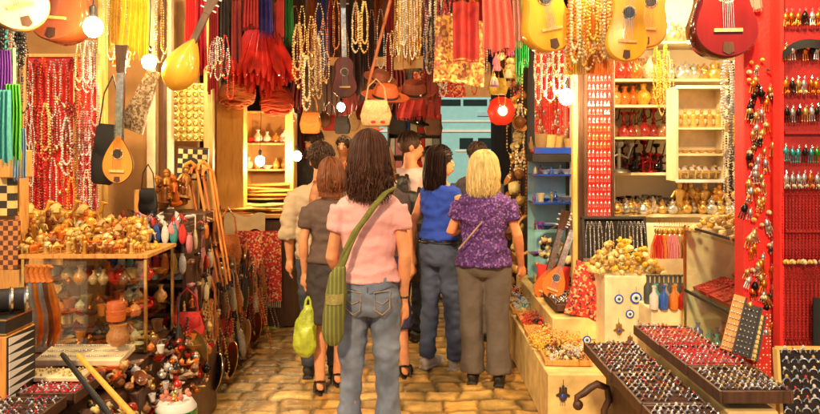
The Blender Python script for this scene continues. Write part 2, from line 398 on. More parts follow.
def person(label, px, fy, H, yaw, spec, headyaw=0, Yd=None, bulk=1.0):
    Y = Yd or 1120/(fy-148)
    t = thing('person', label, 'person', ((px-410)/F*Y, Y, 0), (0,0,yaw), sc=(H/1.69*bulk, H/1.69*bulk, H/1.69))
    g = spec.get; male = g('male', False); T = TM if male else TF; vox = g('vox', .011); sw = .185 if male else .163; sm = 1.15 if male else 1
    skin = g('skin', (1,1,1))
    arms = g('arms'); legs = g('legs') or [((-.088,0,.84),(-.09,.02,.47),(-.092,-.01,.085)), ((.088,0,.84),(.09,.02,.47),(.092,-.01,.085))]
    b = MB(); slices(b, T, .80, 1.36, -.02); slices(b, T, 1.33, 1.50, -.002)
    for i, (h, k, a) in enumerate(legs):
        limb(b, h, k, a, .068, .05, .037, 0, 2.0, 1.15, 14)
        a = Vector(a); b.tube([a+Vector((0,-.05,-.035)), a+Vector((0,0,-.03)), a+Vector((0,.09,-.05)), a+Vector((0,.16,-.062)), a+Vector((0,.19,-.066))], [.028,.036,.036,.03,.015], 10, fl=.75)
    for i, (e, w, hd, pal) in enumerate(arms):
        s = -1 if i == 0 else 1; sh = Vector((s*sw, 0, 1.355))
        limb(b, sh+Vector((-s*.01,0,-.018)), e, w, .035*sm, .036*sm, .025*sm, 0, 2.0, 1.12)
        hand(b, w, hd, s, pal)
    hm = TR(HC, (0,0,headyaw)); b.T = hm
    b.ell((0,-.005,.02), (.074,.094,.088), 18, 12); b.ell((0,.028,-.035), (.058,.066,.085), 16, 10)
    b.ell((0,.088,-.018), (.012,.018,.024), 8, 6); b.ell((0,.098,-.03), (.014,.014,.011), 8, 6)
    b.ell((0,.082,-.07), (.022,.014,.016), 8, 6)
    for s in (-1,1): b.ell((s*.076,-.005,-.012), (.01,.02,.03), 8, 6)
    b.T = Matrix.Identity(4); b.tube([(0,0,1.42),(0,.005,1.50),HC+Vector((0,0,-.03))], [.052*sm,.048*sm,.05], 12)
    remesh(b, 'body', 'skin', t, .0075 if vox < .01 else .011, 2, color=skin)
    for s in (-1,1): f = MB(); f.T = hm; f.ell((s*.031,.083,.0), (.013,.007,.007), 8, 6); f.k = 1; f.ell((s*.031,.0885,.0), (.0055,.003,.0055), 8, 5); f.obj('eye', ['white','black'], t)
    f = MB(); f.T = hm; f.ell((0,.094,-.066), (.021,.006,.007), 10, 6); f.obj('mouth', 'skin', t, color=(.8,.35,.3))
    for s in (-1,1): f = MB(); f.T = hm; f.tube([(s*.017,.088,.02),(s*.032,.087,.026),(s*.047,.076,.02)], .0035, 5); f.obj('eyebrow', 'hair', t, color=tuple(c*.7 for c in g('haircol', (.05,.025,.015))))
    # top
    b = MB(); hem = g('hem', .98); inf = g('tinf', .014)+.007; slices(b, T, hem, 1.405, inf)
    for i, (e, w, hd, pal) in enumerate(arms):
        s = -1 if i == 0 else 1; sh = Vector((s*(sw-.006), 0, 1.338))
        if g('sleeve', .5): limb(b, sh, e, w, .044*sm, .042*sm, .033*sm, inf*.7, g('sleeve', .5))
    if not male and g('bust', True):
        b.ell((-.065,.085,1.23), .058, 12, 8); b.ell((.065,.085,1.23), .058, 12, 8)
    remesh(b, g('topname', 't_shirt'), g('topmat', 'knit'), t, vox, 4, g('tfold', .014), g('tfs', 7), g('tfz', 1.6), 3+px*.01, color=g('topcol'))
    # trousers or skirt
    b = MB(); le = g('legend', 1.9); fl = g('flare', None)
    if g('skirt'):
        zk = g('skirt'); b.loft([[((.165+(1-k)*.0+k*g('sflare', .04))*math.cos(q*math.pi/12), (.125+k*.03)*math.sin(q*math.pi/12), 1.0+(zk-1.0)*k) for q in range(24)] for k in (0,.2,.5,.8,1)])
    else:
        slices(b, T, .80, min(1.02, hem+.03), .008)
        r0, r1, r2, rend = g('legr', (.088,.063,.05,.05))
        for i, (h, k, a) in enumerate(legs):
            a = Vector(a); pts = [Vector(h)+Vector((0,0,.03)), lerp(h,k,.3), lerp(h,k,.7), Vector(k), lerp(k,a,.3), lerp(k,a,.65), Vector(a)+Vector((0,.0,-.0))]
            rs = [r0+.006, r0, (r0+r1)/2, r1, r1*1.0+(r2-r1)*.3, r2+(rend-r2)*.45, rend]
            n = int(g('legn', 7)); b.tube(pts[:n], rs[:n], 14)
    remesh(b, g('botname', 'trousers'), g('botmat', 'denim'), t, vox, 3, g('bfold', .014), 8, g('bfz', 1.4), 7, color=g('botcol'))
    for i, (h, k, a) in enumerate(legs):
        a = Vector(a); sk = g('shoe', 'shoe'); b = MB()
        if sk == 'sandal':
            b.tube([a+Vector((0,-.065,-.08)), a+Vector((0,.04,-.08)), a+Vector((0,.13,-.08)), a+Vector((0,.20,-.08))], [.036,.036,.044,.03], 12, fl=.25)
            for q in (.04,.1): b.tube([a+Vector((-.042,q,-.075)), a+Vector((-.03,q,-.03)), a+Vector((0,q,-.016)), a+Vector((.03,q,-.03)), a+Vector((.042,q,-.075))], .011, 6)
            b.tube([a+Vector((-.04,-.04,-.07)), a+Vector((-.036,-.02,.0)), a+Vector((0,-.048,.012)), a+Vector((.036,-.02,.0)), a+Vector((.04,-.04,-.07))], .009, 6)
            b.obj('sandal', 'leather_black', t)
        else:
            b.tube([a+Vector((0,-.065,-.04)), a+Vector((0,-.04,-.035)), a+Vector((0,.02,-.03)), a+Vector((0,.10,-.045)), a+Vector((0,.18,-.056)), a+Vector((0,.212,-.06))], [.03,.042,.046,.042,.036,.02], 12, fl=.8)
            b.box(a+Vector((0,.07,-.079)), (.078,.27,.014))
            remesh(b, 'shoe', 'leather' , t, .008, 3, color=g('shoecol', (.03,.025,.02)))
    # hair
    L = g('hairlen', .05); hb = MB(); hb.T = hm; rr = random.Random(px); vol = g('hairvol', .012); curl = g('curl', .006)
    hb.ell((0,-.014,.026), (.076+vol*.5,.094+vol*.5,.088+vol*.4), 18, 12)
    if L > .12:
        rg = [(.0,.078,.075,-.02),(-.08,.082,.06,-.035),(-.16,.085,.05,-.045),(-L-.02,.07,.03,-.045)]
        hb.loft([[((rx+vol*.5)*math.cos(q*math.pi/10), (ry+vol*.3)*math.sin(q*math.pi/10)+cy, z) for q in range(20)] for z, rx, ry, cy in rg])
    ns = g('strands', 520)
    for i in range(ns):
        ph = rr.uniform(0, 2*math.pi); front = math.cos(ph-math.pi/2); th0 = rr.uniform(0, 1.25); off = rr.uniform(0, vol)+.004
        l = L*rr.uniform(.75,1.05); pts = []; seed = rr.uniform(0,99); th = th0
        face = front > .45
        arc = max(0, 1.5-th0) if L > .12 else min(L/.085, 1.75-th0 if not face else max(.05, .95-th0))
        if face and L > .12: arc = max(.1, 1.15-th0)
        na = 5; sgn = 1 if math.cos(ph) > 0 else -1; pa = ph
        for j in range(na+1):
            th = th0+arc*j/na; pa = ph-sgn*(.9*j/na if (face and L > .12) else 0)*1.0
            d = Vector((math.sin(th)*math.cos(pa)*(.077+off), math.sin(th)*math.sin(pa)*(.095+off)-.012, math.cos(th)*(.092+off)+.024))
            pts.append(d)
        if L > .12:
            e = pts[-1]; dirx = Vector((e.x, e.y, 0)); nfall = 9
            for j in range(1, nfall+1):
                f2 = j/nfall; z = e.z-f2*max(.02, l+e.z*.6)
                fl2 = 1+.13*math.sin(f2*2.2)-.22*f2*f2
                w = curl*noise.noise((seed, f2*3.5, 0))*2*f2; w2 = curl*noise.noise((seed, f2*3.5, 7))*2*f2
                yy = min(e.y*fl2-.01*f2, .035 if f2 > .3 else .07)
                pts.append(Vector((e.x*fl2+w+g('hairdx', 0)*f2, yy+w2, z)))
        elif curl > .01:
            pts = [p*(1+curl*noise.noise((seed, k*.9, 0))*3) for k, p in enumerate(pts)]
        w = g('sw', .0042)*rr.uniform(.7,1.3); nn = len(pts)
        hb.tube(pts, [w*(.6 if k == 0 else 1 if k < nn-2 else .55 if k == nn-2 else .2) for k in range(nn)], 4, cap=False, fl=.5)
    hb.obj('hair', 'hair', t, color=g('haircol', (.05,.025,.015)))
    return t
down = lambda s, out=.03, fwd=0.0: ((s*(.19+out*.6), -.02+fwd*.3, 1.09), (s*(.20+out), .0+fwd, .84), (0,.12+fwd,-1), (-s*.6,.2,0))
# front woman, back to the camera
fw = person('woman in pink t-shirt and flared jeans with back to us, long dark hair', 369, 470, 1.655, 0, dict(
    vox=.008, arms=[((-.205,-.005,1.08),(-.15,.17,.93),(.1,1,-.3),(.3,0,-.8)), ((.198,-.02,1.09),(.19,.03,.85),(-.05,.12,-1),(-1,.2,0))],
    legs=[((-.088,0,.84),(-.10,-.015,.47),(-.115,.0,.085)), ((.088,0,.84),(.10,.02,.47),(.108,-.01,.085))],
    topcol=(.86,.44,.44), hem=.965, tinf=.012, sleeve=.48, tfold=.012, tfz=2.2, tfs=6, legr=(.084,.06,.062,.09), botname='jeans', botcol=(1.0,.98,.95), hairlen=.235, curl=.034, hairvol=.03, strands=2400, sw=.0026,
    haircol=(.085,.03,.014), hairdx=.0, bfold=.013, shoecol=(.1,.06,.04)), bulk=.92)
# jeans pockets, waistband
b = MB()
for s in (-1, 1):
    def yb(x, z): return -(.135*math.sqrt(max(0, 1-(x/.19)**2))+.006)+.01*abs(z-.9)
    pk = [(.035,.925),(.12,.935),(.118,.845),(.078,.815),(.04,.84)]
    for th, mm in ((0,0),):
        b.tube([(s*x, yb(x, z)-.004, z) for x, z in pk+[pk[0]]], .0028, 4)
    b.tube([(s*.045, yb(.045,.88)-.004, .885),(s*.08, yb(.08,.87)-.005, .868),(s*.112, yb(.11,.88)-.004, .89)], .0022, 4)
b.tube([(math.cos(q*math.pi/12)*.158, math.sin(q*math.pi/12)*.117-.004, .968) for q in range(25)], .007, 5)
b.obj('pocket_stitching', 'leather', fw, color=(.55,.4,.25))
b = MB(); b.tube([(0,-.128,.975),(0,-.140,.93),(0,-.128,.88),(0,-.09,.83)], .003, 5); b.tube([(-.15,-.075,.955),(-.07,-.128,.935),(0,-.142,.915),(.07,-.128,.935),(.15,-.075,.955)], .0026, 5)
b.obj('seams', 'denim', fw, color=(.5,.5,.55))
b = MB(); b.tube([(.19+math.cos(q*math.pi/6)*.028, .03+math.sin(q*math.pi/6)*.028, .875) for q in range(13)], .007, 6); b.obj('wristwatch', 'leather_black', fw)
# shoulder bag
def shoulder_bag():
    Y = 3.47; t = thing('shoulder_bag', 'olive green striped cloth shoulder bag slung across the woman in pink', 'bag', P(333,300,Y-.16))
    o = P(333,300,Y-.16)
    def q(px, py, dy): return P(px, py, Y+dy)-o
    path = [q(391,190,.0), q(387,192,-.10), q(372,208,-.135), q(357,230,-.145), q(346,252,-.155), q(338,272,-.16)]
    pts = []
    for a, b_ in zip(path, path[1:]):
        for k in range(4): pts.append(a.lerp(b_, k/4))
    pts.append(path[-1]); b = MB()
    for off in (-.018,-.006,.006,.018):
        b.tube([p+Vector((off*.8, .0, off*.5)) for p in pts], [.0085+.003*math.sin(i*.7+off*90) for i in range(len(pts))], 8)
    b.tube([q(391,190,0), q(391,200,.12), q(380,230,.17), q(350,262,.15), q(333,275,0)], .018, 8)
    b.obj('strap', 'olive', t)
    b = MB(); rg = []
    for px, py, w, d in ((341,266,5,.02),(338,275,8,.03),(336,292,10,.042),(334,315,11,.05),(333,332,10.5,.048),(333,341,8,.035),(333,345,4,.02)):
        c = q(px, py, -.16); w = w*Y/700
        rg.append([c+Vector((math.cos(j*math.pi/8)*w, math.sin(j*math.pi/8)*d, .0)) for j in range(16)])
    b.loft(rg); remesh(b, 'pouch', 'olive_stripe', t, .007, 2, .006, 14, .4)
    b = MB(); c = q(334,300,-.16-.055)
    b.sheet(lambda u, v: c+Vector(((u-.5)*.085, .012*(2*u-1)**2*2, (v-.5)*.05)), 8, 4, .004); b.obj('woven_panel', 'leather', t, color=(.45,.40,.12))
shoulder_bag()
# girl with yellow bag
A3 = [((-.2,-.03,1.10),(-.19,.03,.86),(-.02,.06,-1),(.9,.2,0)), ((.195,.05,1.1),(.17,.16,.92),(0,.6,-.6),(-1,.2,0))]
person('woman in brown t-shirt and dark skirt holding a yellow-green plastic bag', 331, 391, 1.52, .12, dict(arms=A3, topcol=(.11,.07,.055), sleeve=.6, hem=.95, skirt=.52,
    sflare=.03, botname='skirt', botmat='knit', botcol=(.045,.035,.035), shoe='sandal', hairlen=.14, haircol=(.22,.07,.025), curl=.015, strands=420, sw=.005, legs=[((-.08,0,.84),(-.085,.02,.47),(-.08,-.03,.085)), ((.08,0,.84),(.085,.05,.47),(.05,.12,.085))]))
# man in beige shirt
person('curly haired man in beige rolled-sleeve shirt with a small pack', 321, 376, 1.61, .05, dict(male=True, arms=[((-.235,-.03,1.10),(-.23,.03,.86),(-.02,.1,-1),(.9,.2,0)), down(1)], topname='shirt', topcol=(.52,.40,.26), sleeve=1.45, hem=.86,
    tinf=.02, botcol=(.25,.24,.24), hairlen=.05, haircol=(.07,.035,.02), curl=.05, hairvol=.022, strands=700, sw=.006, tfold=.02))
# woman in navy shorts, hidden behind woman in pink
person('person in navy knee-length shorts mostly hidden behind the woman in pink', 380, 376, 1.60, -.1, dict(legs=[((-.06,0,.84),(-.02,.02,.47),(.04,-.01,.085)), ((.088,0,.84),(.14,.02,.47),(.19,-.01,.085))], arms=[down(-1), down(1)], topcol=(.06,.04,.04), sleeve=.55, hem=.9, legn=5, legr=(.1,.088,.088,.088), botname='shorts', botmat='knit',
    botcol=(.03,.03,.10), shoe='sandal', hairlen=.2, haircol=(.22,.09,.03), curl=.03, hairvol=.02, strands=500, sw=.005))
# man with black backpack
def backpack(label, px, py, Y, w, h, d, m, col, straps=True):
    t = thing('backpack', label, 'backpack', P(px, py, Y)); b = MB(); W2 = w*Y/1400; H2 = h*Y/1400
    b.loft([[(math.copysign(abs(math.cos(q*math.pi/12))**.6, math.cos(q*math.pi/12))*W2*k, math.copysign(abs(math.sin(q*math.pi/12))**.6, math.sin(q*math.pi/12))*d*k, z*H2) for q in range(24)] for z, k in ((-1,.7),(-.9,.95),(-.3,1),(.4,.95),(.8,.8),(.98,.5),(1.0,.2))])
    remesh(b, 'pack', m, t, .012, 2, .008, 10, 1, color=col)
    b = MB()
    b.loft([[(math.cos(q*math.pi/8)*W2*.75*k, -d*.9+math.sin(q*math.pi/8)*d*.5*k, -H2*.35+z*H2*.42) for q in range(16)] for z, k in ((-1,.6),(-.8,.95),(.6,1),(1,.8))]); b.obj('pocket', m, t, color=tuple(c*.8 for c in col))
    for s in (-1,1): MB().tube([(s*W2*.6,d*.4,H2*.85),(s*W2*.7,d*1.2,H2*1.05),(s*W2*.75,d*1.5,H2*.8)], .018, 6, fl=.4).obj('strap', m, t, color=tuple(c*.6 for c in col))
backpack('large black backpack hanging behind the man with sunglasses', 408, 236, 5.55, 34, 90, .09, 'leather_black', (1,1,1))
backpack('orange and beige pack worn by the curly haired man', 322, 203, 4.68, 26, 40, .06, 'leather', (.55,.22,.09))
# man with sunglasses
ms = person('man in pale checked shirt with sunglasses pushed up on his short hair', 410, 320, 1.72, -.75, dict(male=True, arms=[down(-1), down(1)], topcol=(.68,.5,.45), sleeve=.7, hem=.88, botcol=(.08,.08,.12), hairlen=.03, haircol=(.10,.05,.03), curl=.02, strands=420, sw=.006, skin=(1.05,.95,.9)), headyaw=-.7, Yd=5.9)
b = MB(); b.T = TR(HC, (0,0,-.7))
for s in (-1,1): b.ell((s*.035,.075,.082), (.03,.012,.02), 10, 6, (-.6,0,0)); b.tube([(s*.065,.07,.08),(s*.08,0,.05)], .004, 5)
b.obj('sunglasses', 'black', ms)
backpack('dark strap pack on the man with sunglasses', 402, 196, 5.66, 14, 40, .05, 'leather_black', (1,1,1))
# woman in blue
bw = person('dark haired woman in bright blue sleeveless top and blue jeans', 440, 369, 1.60, -.65, dict(arms=[((-.225,-.05,1.09),(-.25,-.02,.86),(0,.1,-1),(.9,.2,0)), ((.20,.03,1.10),(.14,.22,1.02),(-.2,1,.1),(-.6,.2,-.4))],
    topcol=(.02,.07,.52), topname='blouse', sleeve=0, hem=1.0, tfold=.018, botname='jeans', botcol=(.38,.40,.50), legr=(.088,.07,.062,.062), hairlen=.27, haircol=(.03,.014,.012), curl=.012, hairvol=.016, strands=800, sw=.0042,
    legs=[((-.085,0,.84),(-.09,.0,.47),(-.10,-.03,.085)), ((.085,0,.84),(.09,.05,.47),(.10,.06,.085))], shoecol=(.62,.55,.48), skin=(1.05,.92,.85)), headyaw=-.95)
b = MB(); b.tube([(math.cos(q*math.pi/12)*.166, math.sin(q*math.pi/12)*.12-.006, .985) for q in range(25)], .016, 6, fl=.35); b.obj('belt', 'leather_black', bw)
# blonde
person('blonde woman in purple patterned blouse and grey-brown wide trousers', 484, 383, 1.555, -.18, dict(arms=[((-.235,-.01,1.11),(-.15,.16,1.13),(.4,1,.2),(.5,.2,-.5)), ((.235,-.0,1.10),(.255,.12,.86),(.05,.45,-1),(-1,.2,0))],
    topmat='purple_print', topcol=(1,1,1), topname='blouse', sleeve=.55, hem=.88, tinf=.022, tfold=.018, botmat='knit', botcol=(.13,.105,.085), legr=(.098,.082,.078,.085), hairlen=.215, haircol=(.80,.60,.26), curl=.016, hairvol=.026, strands=1700, sw=.003,
    shoecol=(.02,.016,.014), skin=(1.05,.92,.85), bfold=.012, bfz=.5,
    legs=[((-.09,0,.84),(-.088,.0,.47),(-.08,-.0,.085)), ((.09,0,.84),(.095,.0,.47),(.105,-.02,.085))]), headyaw=-.2, bulk=1.05)
b = MB(); Y = 4.78; o = P(468,235,Y)
b.tube([P(482,222,Y-.16)-o, P(470,236,Y-.17)-o, P(459,249,Y-.13)-o], .006, 5); solid('bag_strap', b, 'leather', 'thin tan bag strap across the back of the blonde woman', 'strap', o, color=(.6,.4,.2))
# people farther in
person('dark haired person partly hidden between the two women', 477, 300, 1.63, -.5, dict(arms=[down(-1), down(1)], male=True, topcol=(.06,.05,.06), botcol=(.2,.2,.3), hairlen=.04, curl=.03, strands=300, sw=.007), headyaw=.4, Yd=5.9)
person('far man with dark hair and orange shirt behind the curly haired man', 344, 286, 1.72, 2.9, dict(arms=[down(-1), down(1)], male=True, topcol=(.6,.16,.05), botcol=(.1,.1,.14), hairlen=.04, curl=.03, strands=300, sw=.007), Yd=8.2)
person('far man in dark jacket near the middle bulbs', 313, 290, 1.78, 2.6, dict(arms=[down(-1), down(1)], male=True, topcol=(.04,.03,.03), sleeve=1.7, botcol=(.08,.08,.1), hairlen=.045, curl=.05, hairvol=.03, strands=300, sw=.007), Yd=7.9)
person('far woman in red top looking at the hats', 431, 290, 1.60, 1.2, dict(arms=[down(-1), down(1)], topcol=(.5,.06,.05), botcol=(.1,.1,.16), hairlen=.2, haircol=(.05,.02,.015), strands=300, sw=.007), Yd=7.4)
# yellow plastic bag
def plastic_bag():
    Y = 4.5; t = thing('plastic_bag', 'yellow-green plastic carrier bag held by the woman in brown', 'bag', P(305,330,Y)); b = MB(); rg = []
    for py, w, dx in ((306,2,3),(310,5,3),(315,7,2),(322,9.5,1),(332,11.5,0),(344,12,0),(352,9,0),(356,4,0)):
        rg.append([Vector(((w*math.cos(j*math.pi/9)+dx)*Y/700*(1+.12*math.sin(j*2.1+py)), .055*w/12*math.sin(j*math.pi/9)*(1+.1*math.sin(j*3+py)), -(py-330)*Y/700)) for j in range(18)])
    b.loft(rg); remesh(b, 'sack', 'plastic_bag', t, .006, 2, .012, 9, 1)
    b = MB()
    for s in (-1,1): b.tube([(.02*s+.018,0,.14),(.02+.014*s,.0,.19),(.022,.0,.215)], .008, 5)
    b.obj('handle', 'plastic_bag', t)
plastic_bag()
# ---------------------------------------------------------------- goods: one of each kind, then copies
CN = {'red':(.7,.03,.02),'orange':(.85,.25,.03),'yellow':(.85,.55,.06),'green':(.06,.35,.05),'blue':(.03,.12,.55),'white':(.85,.82,.75),'black':(.03,.025,.025),
 'brown':(.3,.12,.05),'silver':(.7,.7,.7),'gold':(.85,.55,.18),'purple':(.25,.06,.45),'turquoise':(.08,.5,.5),'pink':(.85,.3,.35),'dark red':(.35,.02,.02),'cream':(.85,.72,.45),'grey':(.35,.35,.35),'tan':(.6,.36,.15)}
def single(mb, name, m, cat): return Kind(tag(mb.obj(name, m), 'x', cat))
def multi(name, cat, parts):   # parts: (partname, MB, mat)
    t = thing(name, 'x', cat)
    for n, mb, m in parts: mb.obj(n, m, t)
    return Kind(t)
def strand(L, w, n, r, seed=0, loops=1):   # U-shaped bead chain, top at origin
    mb = MB(); rr = random.Random(seed)
    for q in range(loops):
        ww = w*(1-q*.25); LL = L*(1-q*.18)
        for i in range(n):
            a = i/(n-1); 
            if a < .42: x, z = -ww/2, -LL*a/.42*.9
            elif a > .58: x, z = ww/2, -LL*(1-a)/.42*.9
            else: k = (a-.42)/.16; x, z = -ww/2+ww*k, -LL*(.9+.1*math.sin(math.pi*k))
            mb.ico((x*(.3+.7*min(1, -z/L*4)), -.006*q+rr.uniform(-.002,.002), z), r*rr.uniform(.7,1.25))
    return mb
def kstrand(L, w, n, r, pend=False, seed=0, loops=1):
    mb = strand(L, w, n, r, seed, loops)
    if pend:
        p = MB(); p.lathe([(.001,0),(.6,.2),(1,.9),(.6,1.6),(.001,1.8)], 8, (0,0,-L-.035), sc=(.014,.005,.02))
        return multi('necklace', 'necklace', [('beads', mb, 'bead'), ('pendant', p, 'gold')])
    return single(mb, 'necklace', 'bead', 'necklace')
NK = [kstrand(.40,.05,46,.0085,seed=1), kstrand(.30,.06,34,.008,True,seed=2), kstrand(.52,.06,60,.008,seed=3), kstrand(.22,.05,26,.008,True,seed=4), kstrand(.42,.07,40,.011,seed=5,loops=2)]
NL = [.40,.34,.52,.26,.42]
def earring():
    a = MB(); a.tube([(0,0,0),(.004,0,.006),(.006,0,0),(0,0,-.006)], .0012, 4)
    b = MB(); b.lathe([(.001,-.03),(.008,-.027),(.011,-.018),(.006,-.008),(.002,-.004)], 8)
    for s in (-1,0,1): b.tube([(s*.007,0,-.026),(s*.009,0,-.045)], .0018, 4); b.ico((s*.009,0,-.047), .0035)
    return multi('earring', 'earring', [('hook', a, 'silver'), ('drop', b, 'metal')])
ER = earring()
def rngp():
    a = MB(); a.tube([(.0095*math.cos(q*math.pi/6),0,.0095*math.sin(q*math.pi/6)) for q in range(7)], .0022, 5)
    b = MB(); b.ico((0,0,.0125), .0055)
    return multi('ring', 'ring', [('band', a, 'silver'), ('stone', b, 'glaze')])
RING = rngp()
def lat(name, cat, prof, m, extra=None, n=14):
    mb = MB(); mb.lathe(prof, n)
    if extra: return multi(name, cat, [('vessel', mb, m)]+extra)
    return single(mb, name, m, cat)
hd = MB(); hd.tube([(.4,0,.75),(.62,0,.7),(.66,0,.45),(.5,0,.3)], .06, 6)
sp = MB(); sp.tube([(-.38,0,.35),(-.6,0,.5),(-.72,0,.78)], [.08,.06,.04], 6)
ld = MB(); ld.lathe([(.001,.92),(.3,.9),(.2,1.02),(.06,1.08),(.1,1.16),(.02,1.22)], 12)
JUG = lat('jug','jug',[(.001,0),(.3,0),(.32,.04),(.5,.3),(.45,.55),(.22,.72),(.25,.92),(.001,.9)],'metal',[('handle',hd,'metal'),('spout',sp,'metal'),('lid',ld,'metal')])
BOWL = lat('bowl','bowl',[(.001,0),(.3,0),(.32,.06),(.7,.3),(.95,.55),(.9,.56),(.6,.32),(.25,.14),(.001,.12)],'glaze_pat')
BOWL2 = lat('bowl','bowl',[(.001,0),(.3,0),(.32,.06),(.7,.3),(.95,.5),(.9,.51),(.6,.3),(.25,.14),(.001,.12)],'glaze')
VASE = lat('vase','vase',[(.001,0),(.25,0),(.28,.05),(.5,.4),(.42,.7),(.16,.95),(.14,1.15),(.24,1.3),(.001,1.28)],'glaze_pat')
POT = lat('lidded_pot','pot',[(.001,0),(.42,0),(.5,.1),(.52,.4),(.46,.55),(.001,.55)],'glaze_pat',[('lid',MB().lathe([(.5,.55),(.48,.6),(.3,.85),(.1,1.0),(.12,1.1),(.02,1.16)],14),'glaze')])
CUP = lat('cup','cup',[(.001,0),(.3,0),(.36,.4),(.45,.85),(.41,.86),(.3,.2),(.001,.18)],'glaze')
BOT = lat('bottle','bottle',[(.001,0),(.26,0),(.28,.05),(.28,.62),(.1,.8),(.1,1.0),(.14,1.02),(.14,1.1),(.001,1.1)],'glaze')
def shell():
    mb = MB(); mb.lathe([(.02,-.75),(.3,-.62),(.6,-.35),(.78,0),(.72,.25),(.5,.5),(.42,.52),(.3,.68),(.24,.7),(.03,.85)], 16, rot=(1.4,.2,0), sc=(1,.75,1), mod=lambda a, z: 1+.07*math.cos(a*2*math.pi*8)+.12*math.cos(a*2*math.pi))
    return single(mb, 'seashell', 'shell', 'seashell')
SHELL = shell()
def conch():
    mb = MB()
    for i in range(14):
        a = i*.75; r = .75*(1-i/15); mb.ell((math.cos(a)*r*.45, -.5+i*.075, math.sin(a)*r*.45), (r*.55,.2+.12*r,r*.55), 8, 5)
    return single(mb, 'seashell', 'shell', 'seashell')
SHELL2 = conch()
def camel():
    mb = MB(); mb.ell((0,0,.62), (.42,.2,.2), 12, 8); mb.ell((0,0,.84), (.17,.12,.2), 8, 6)
    mb.tube([(.34,0,.62),(.52,0,.6),(.64,0,.78),(.68,0,1.0)], [.14,.11,.08,.07], 8); mb.ell((.77,0,1.03), (.17,.075,.075), 8, 6, (0,.25,0))
    for s in (-1,1):
        mb.tube([(.27,s*.1,.56),(.29,s*.11,.3),(.27,s*.11,.02)], [.09,.05,.045], 6); mb.tube([(-.28,s*.1,.58),(-.34,s*.11,.3),(-.29,s*.11,.02)], [.1,.05,.045], 6)
        mb.tube([(.66,s*.04,1.08),(.64,s*.07,1.16)], [.03,.012], 5)
    mb.tube([(-.4,0,.68),(-.5,0,.45)], [.03,.015], 5)
    t = thing('camel_figurine', 'x', 'figurine'); remesh(mb, 'body', 'brass_fig', t, .045, 1)
    b = MB(); b.sheet(lambda u, v: (-.18+.36*u, -.25*math.cos(math.pi*v), .66+.22*math.sin(math.pi*v)+.12*math.sin(math.pi*u)*math.sin(math.pi*v)), 5, 10); b.obj('saddle_cloth', 'cloth', t)
    return Kind(t)
CAMEL = camel()
def idol():
    mb = MB(); mb.lathe([(.001,0),(.34,0),(.34,.1),(.2,.14),(.24,.4),(.17,.62),(.26,.85),(.22,1.0),(.08,1.08),(.001,1.1)], 12, sc=(1,.7,1)); mb.ell((0,0,1.2), (.13,.13,.16), 10, 7)
    for s in (-1,1): mb.tube([(s*.22,0,.95),(s*.38,.05,.72),(s*.16,.16,.66)], [.07,.055,.05], 6)
    mb.lathe([(.12,1.28),(.15,1.3),(.05,1.44),(.001,1.48)], 8)
    return single(mb, 'figurine', 'brass_fig', 'figurine')
IDOL = idol()
def elephant():
    mb = MB(); mb.ell((0,0,.5), (.4,.26,.28), 12, 8); mb.ell((.42,0,.66), (.2,.18,.2), 10, 7); mb.tube([(.56,0,.62),(.68,0,.4),(.7,0,.16),(.78,0,.1)], [.09,.065,.045,.035], 7)
    for s in (-1,1):
        mb.ell((.34,s*.2,.66), (.13,.04,.17), 8, 6); mb.tube([(.24,s*.14,.4),(.25,s*.14,0)], .09, 7); mb.tube([(-.24,s*.14,.4),(-.25,s*.14,0)], .09, 7)
    t = thing('elephant_figurine', 'x', 'figurine'); remesh(mb, 'body', 'brass_fig', t, .05, 1)
    b = MB(); [b.tube([(.58,s*.08,.55),(.7,s*.1,.5),(.78,s*.1,.56)], [.025,.02,.008], 5) for s in (-1,1)]; b.obj('tusks', 'white', t); return Kind(t)
ELE = elephant()
def hookah():
    a = MB(); a.lathe([(.001,0),(.2,0),(.26,.12),(.2,.3),(.07,.42),(.05,.46)], 12)
    b = MB(); b.lathe([(.05,.44),(.09,.48),(.035,.55),(.08,.62),(.035,.7),(.035,.85),(.12,.9),(.14,1.0),(.001,1.0)], 10)
    c = MB(); c.tube([(.06,0,.55),(.3,0,.62),(.42,.04,.9),(.5,0,1.15),(.62,0,1.2)], .022, 5)
    return multi('hookah', 'hookah', [('vase', a, 'glaze'), ('stem', b, 'metal'), ('hose', c, 'leather_black')])
HOOK = hookah()
def teaset():
    a = MB(); a.ell((0,0,.3), (.32,.32,.28), 12, 8); a.lathe([(.2,0),(.22,.05),(.12,.08)], 10); c = MB(); c.tube([(.28,0,.25),(.5,0,.4),(.58,0,.62)], [.07,.045,.035], 6)
    d = MB(); d.tube([(-.28,0,.42),(-.5,0,.46),(-.52,0,.2),(-.3,0,.14)], .035, 6); e = MB(); e.lathe([(.2,.52),(.17,.6),(.04,.64),(.07,.7),(.001,.74)], 10)
    return multi('teapot', 'teapot', [('body', a, 'metal'), ('spout', c, 'metal'), ('handle', d, 'metal'), ('lid', e, 'metal')])
TEA = teaset()
def pouch():
    a = MB(); a.ell((0,0,-.55), (.4,.17,.5), 12, 8); a.lathe([(.3,-.2),(.16,-.08),(.22,.02),(.001,.02)], 12, sc=(1,.5,1)); b = MB(); b.tube([(-.14,0,-.06),(-.06,0,.5),(0,0,.62),(.06,0,.5),(.14,0,-.06)], .025, 5)
    return multi('pouch', 'pouch', [('bag', a, 'leather'), ('drawstring', b, 'black')])
POUCH = pouch()
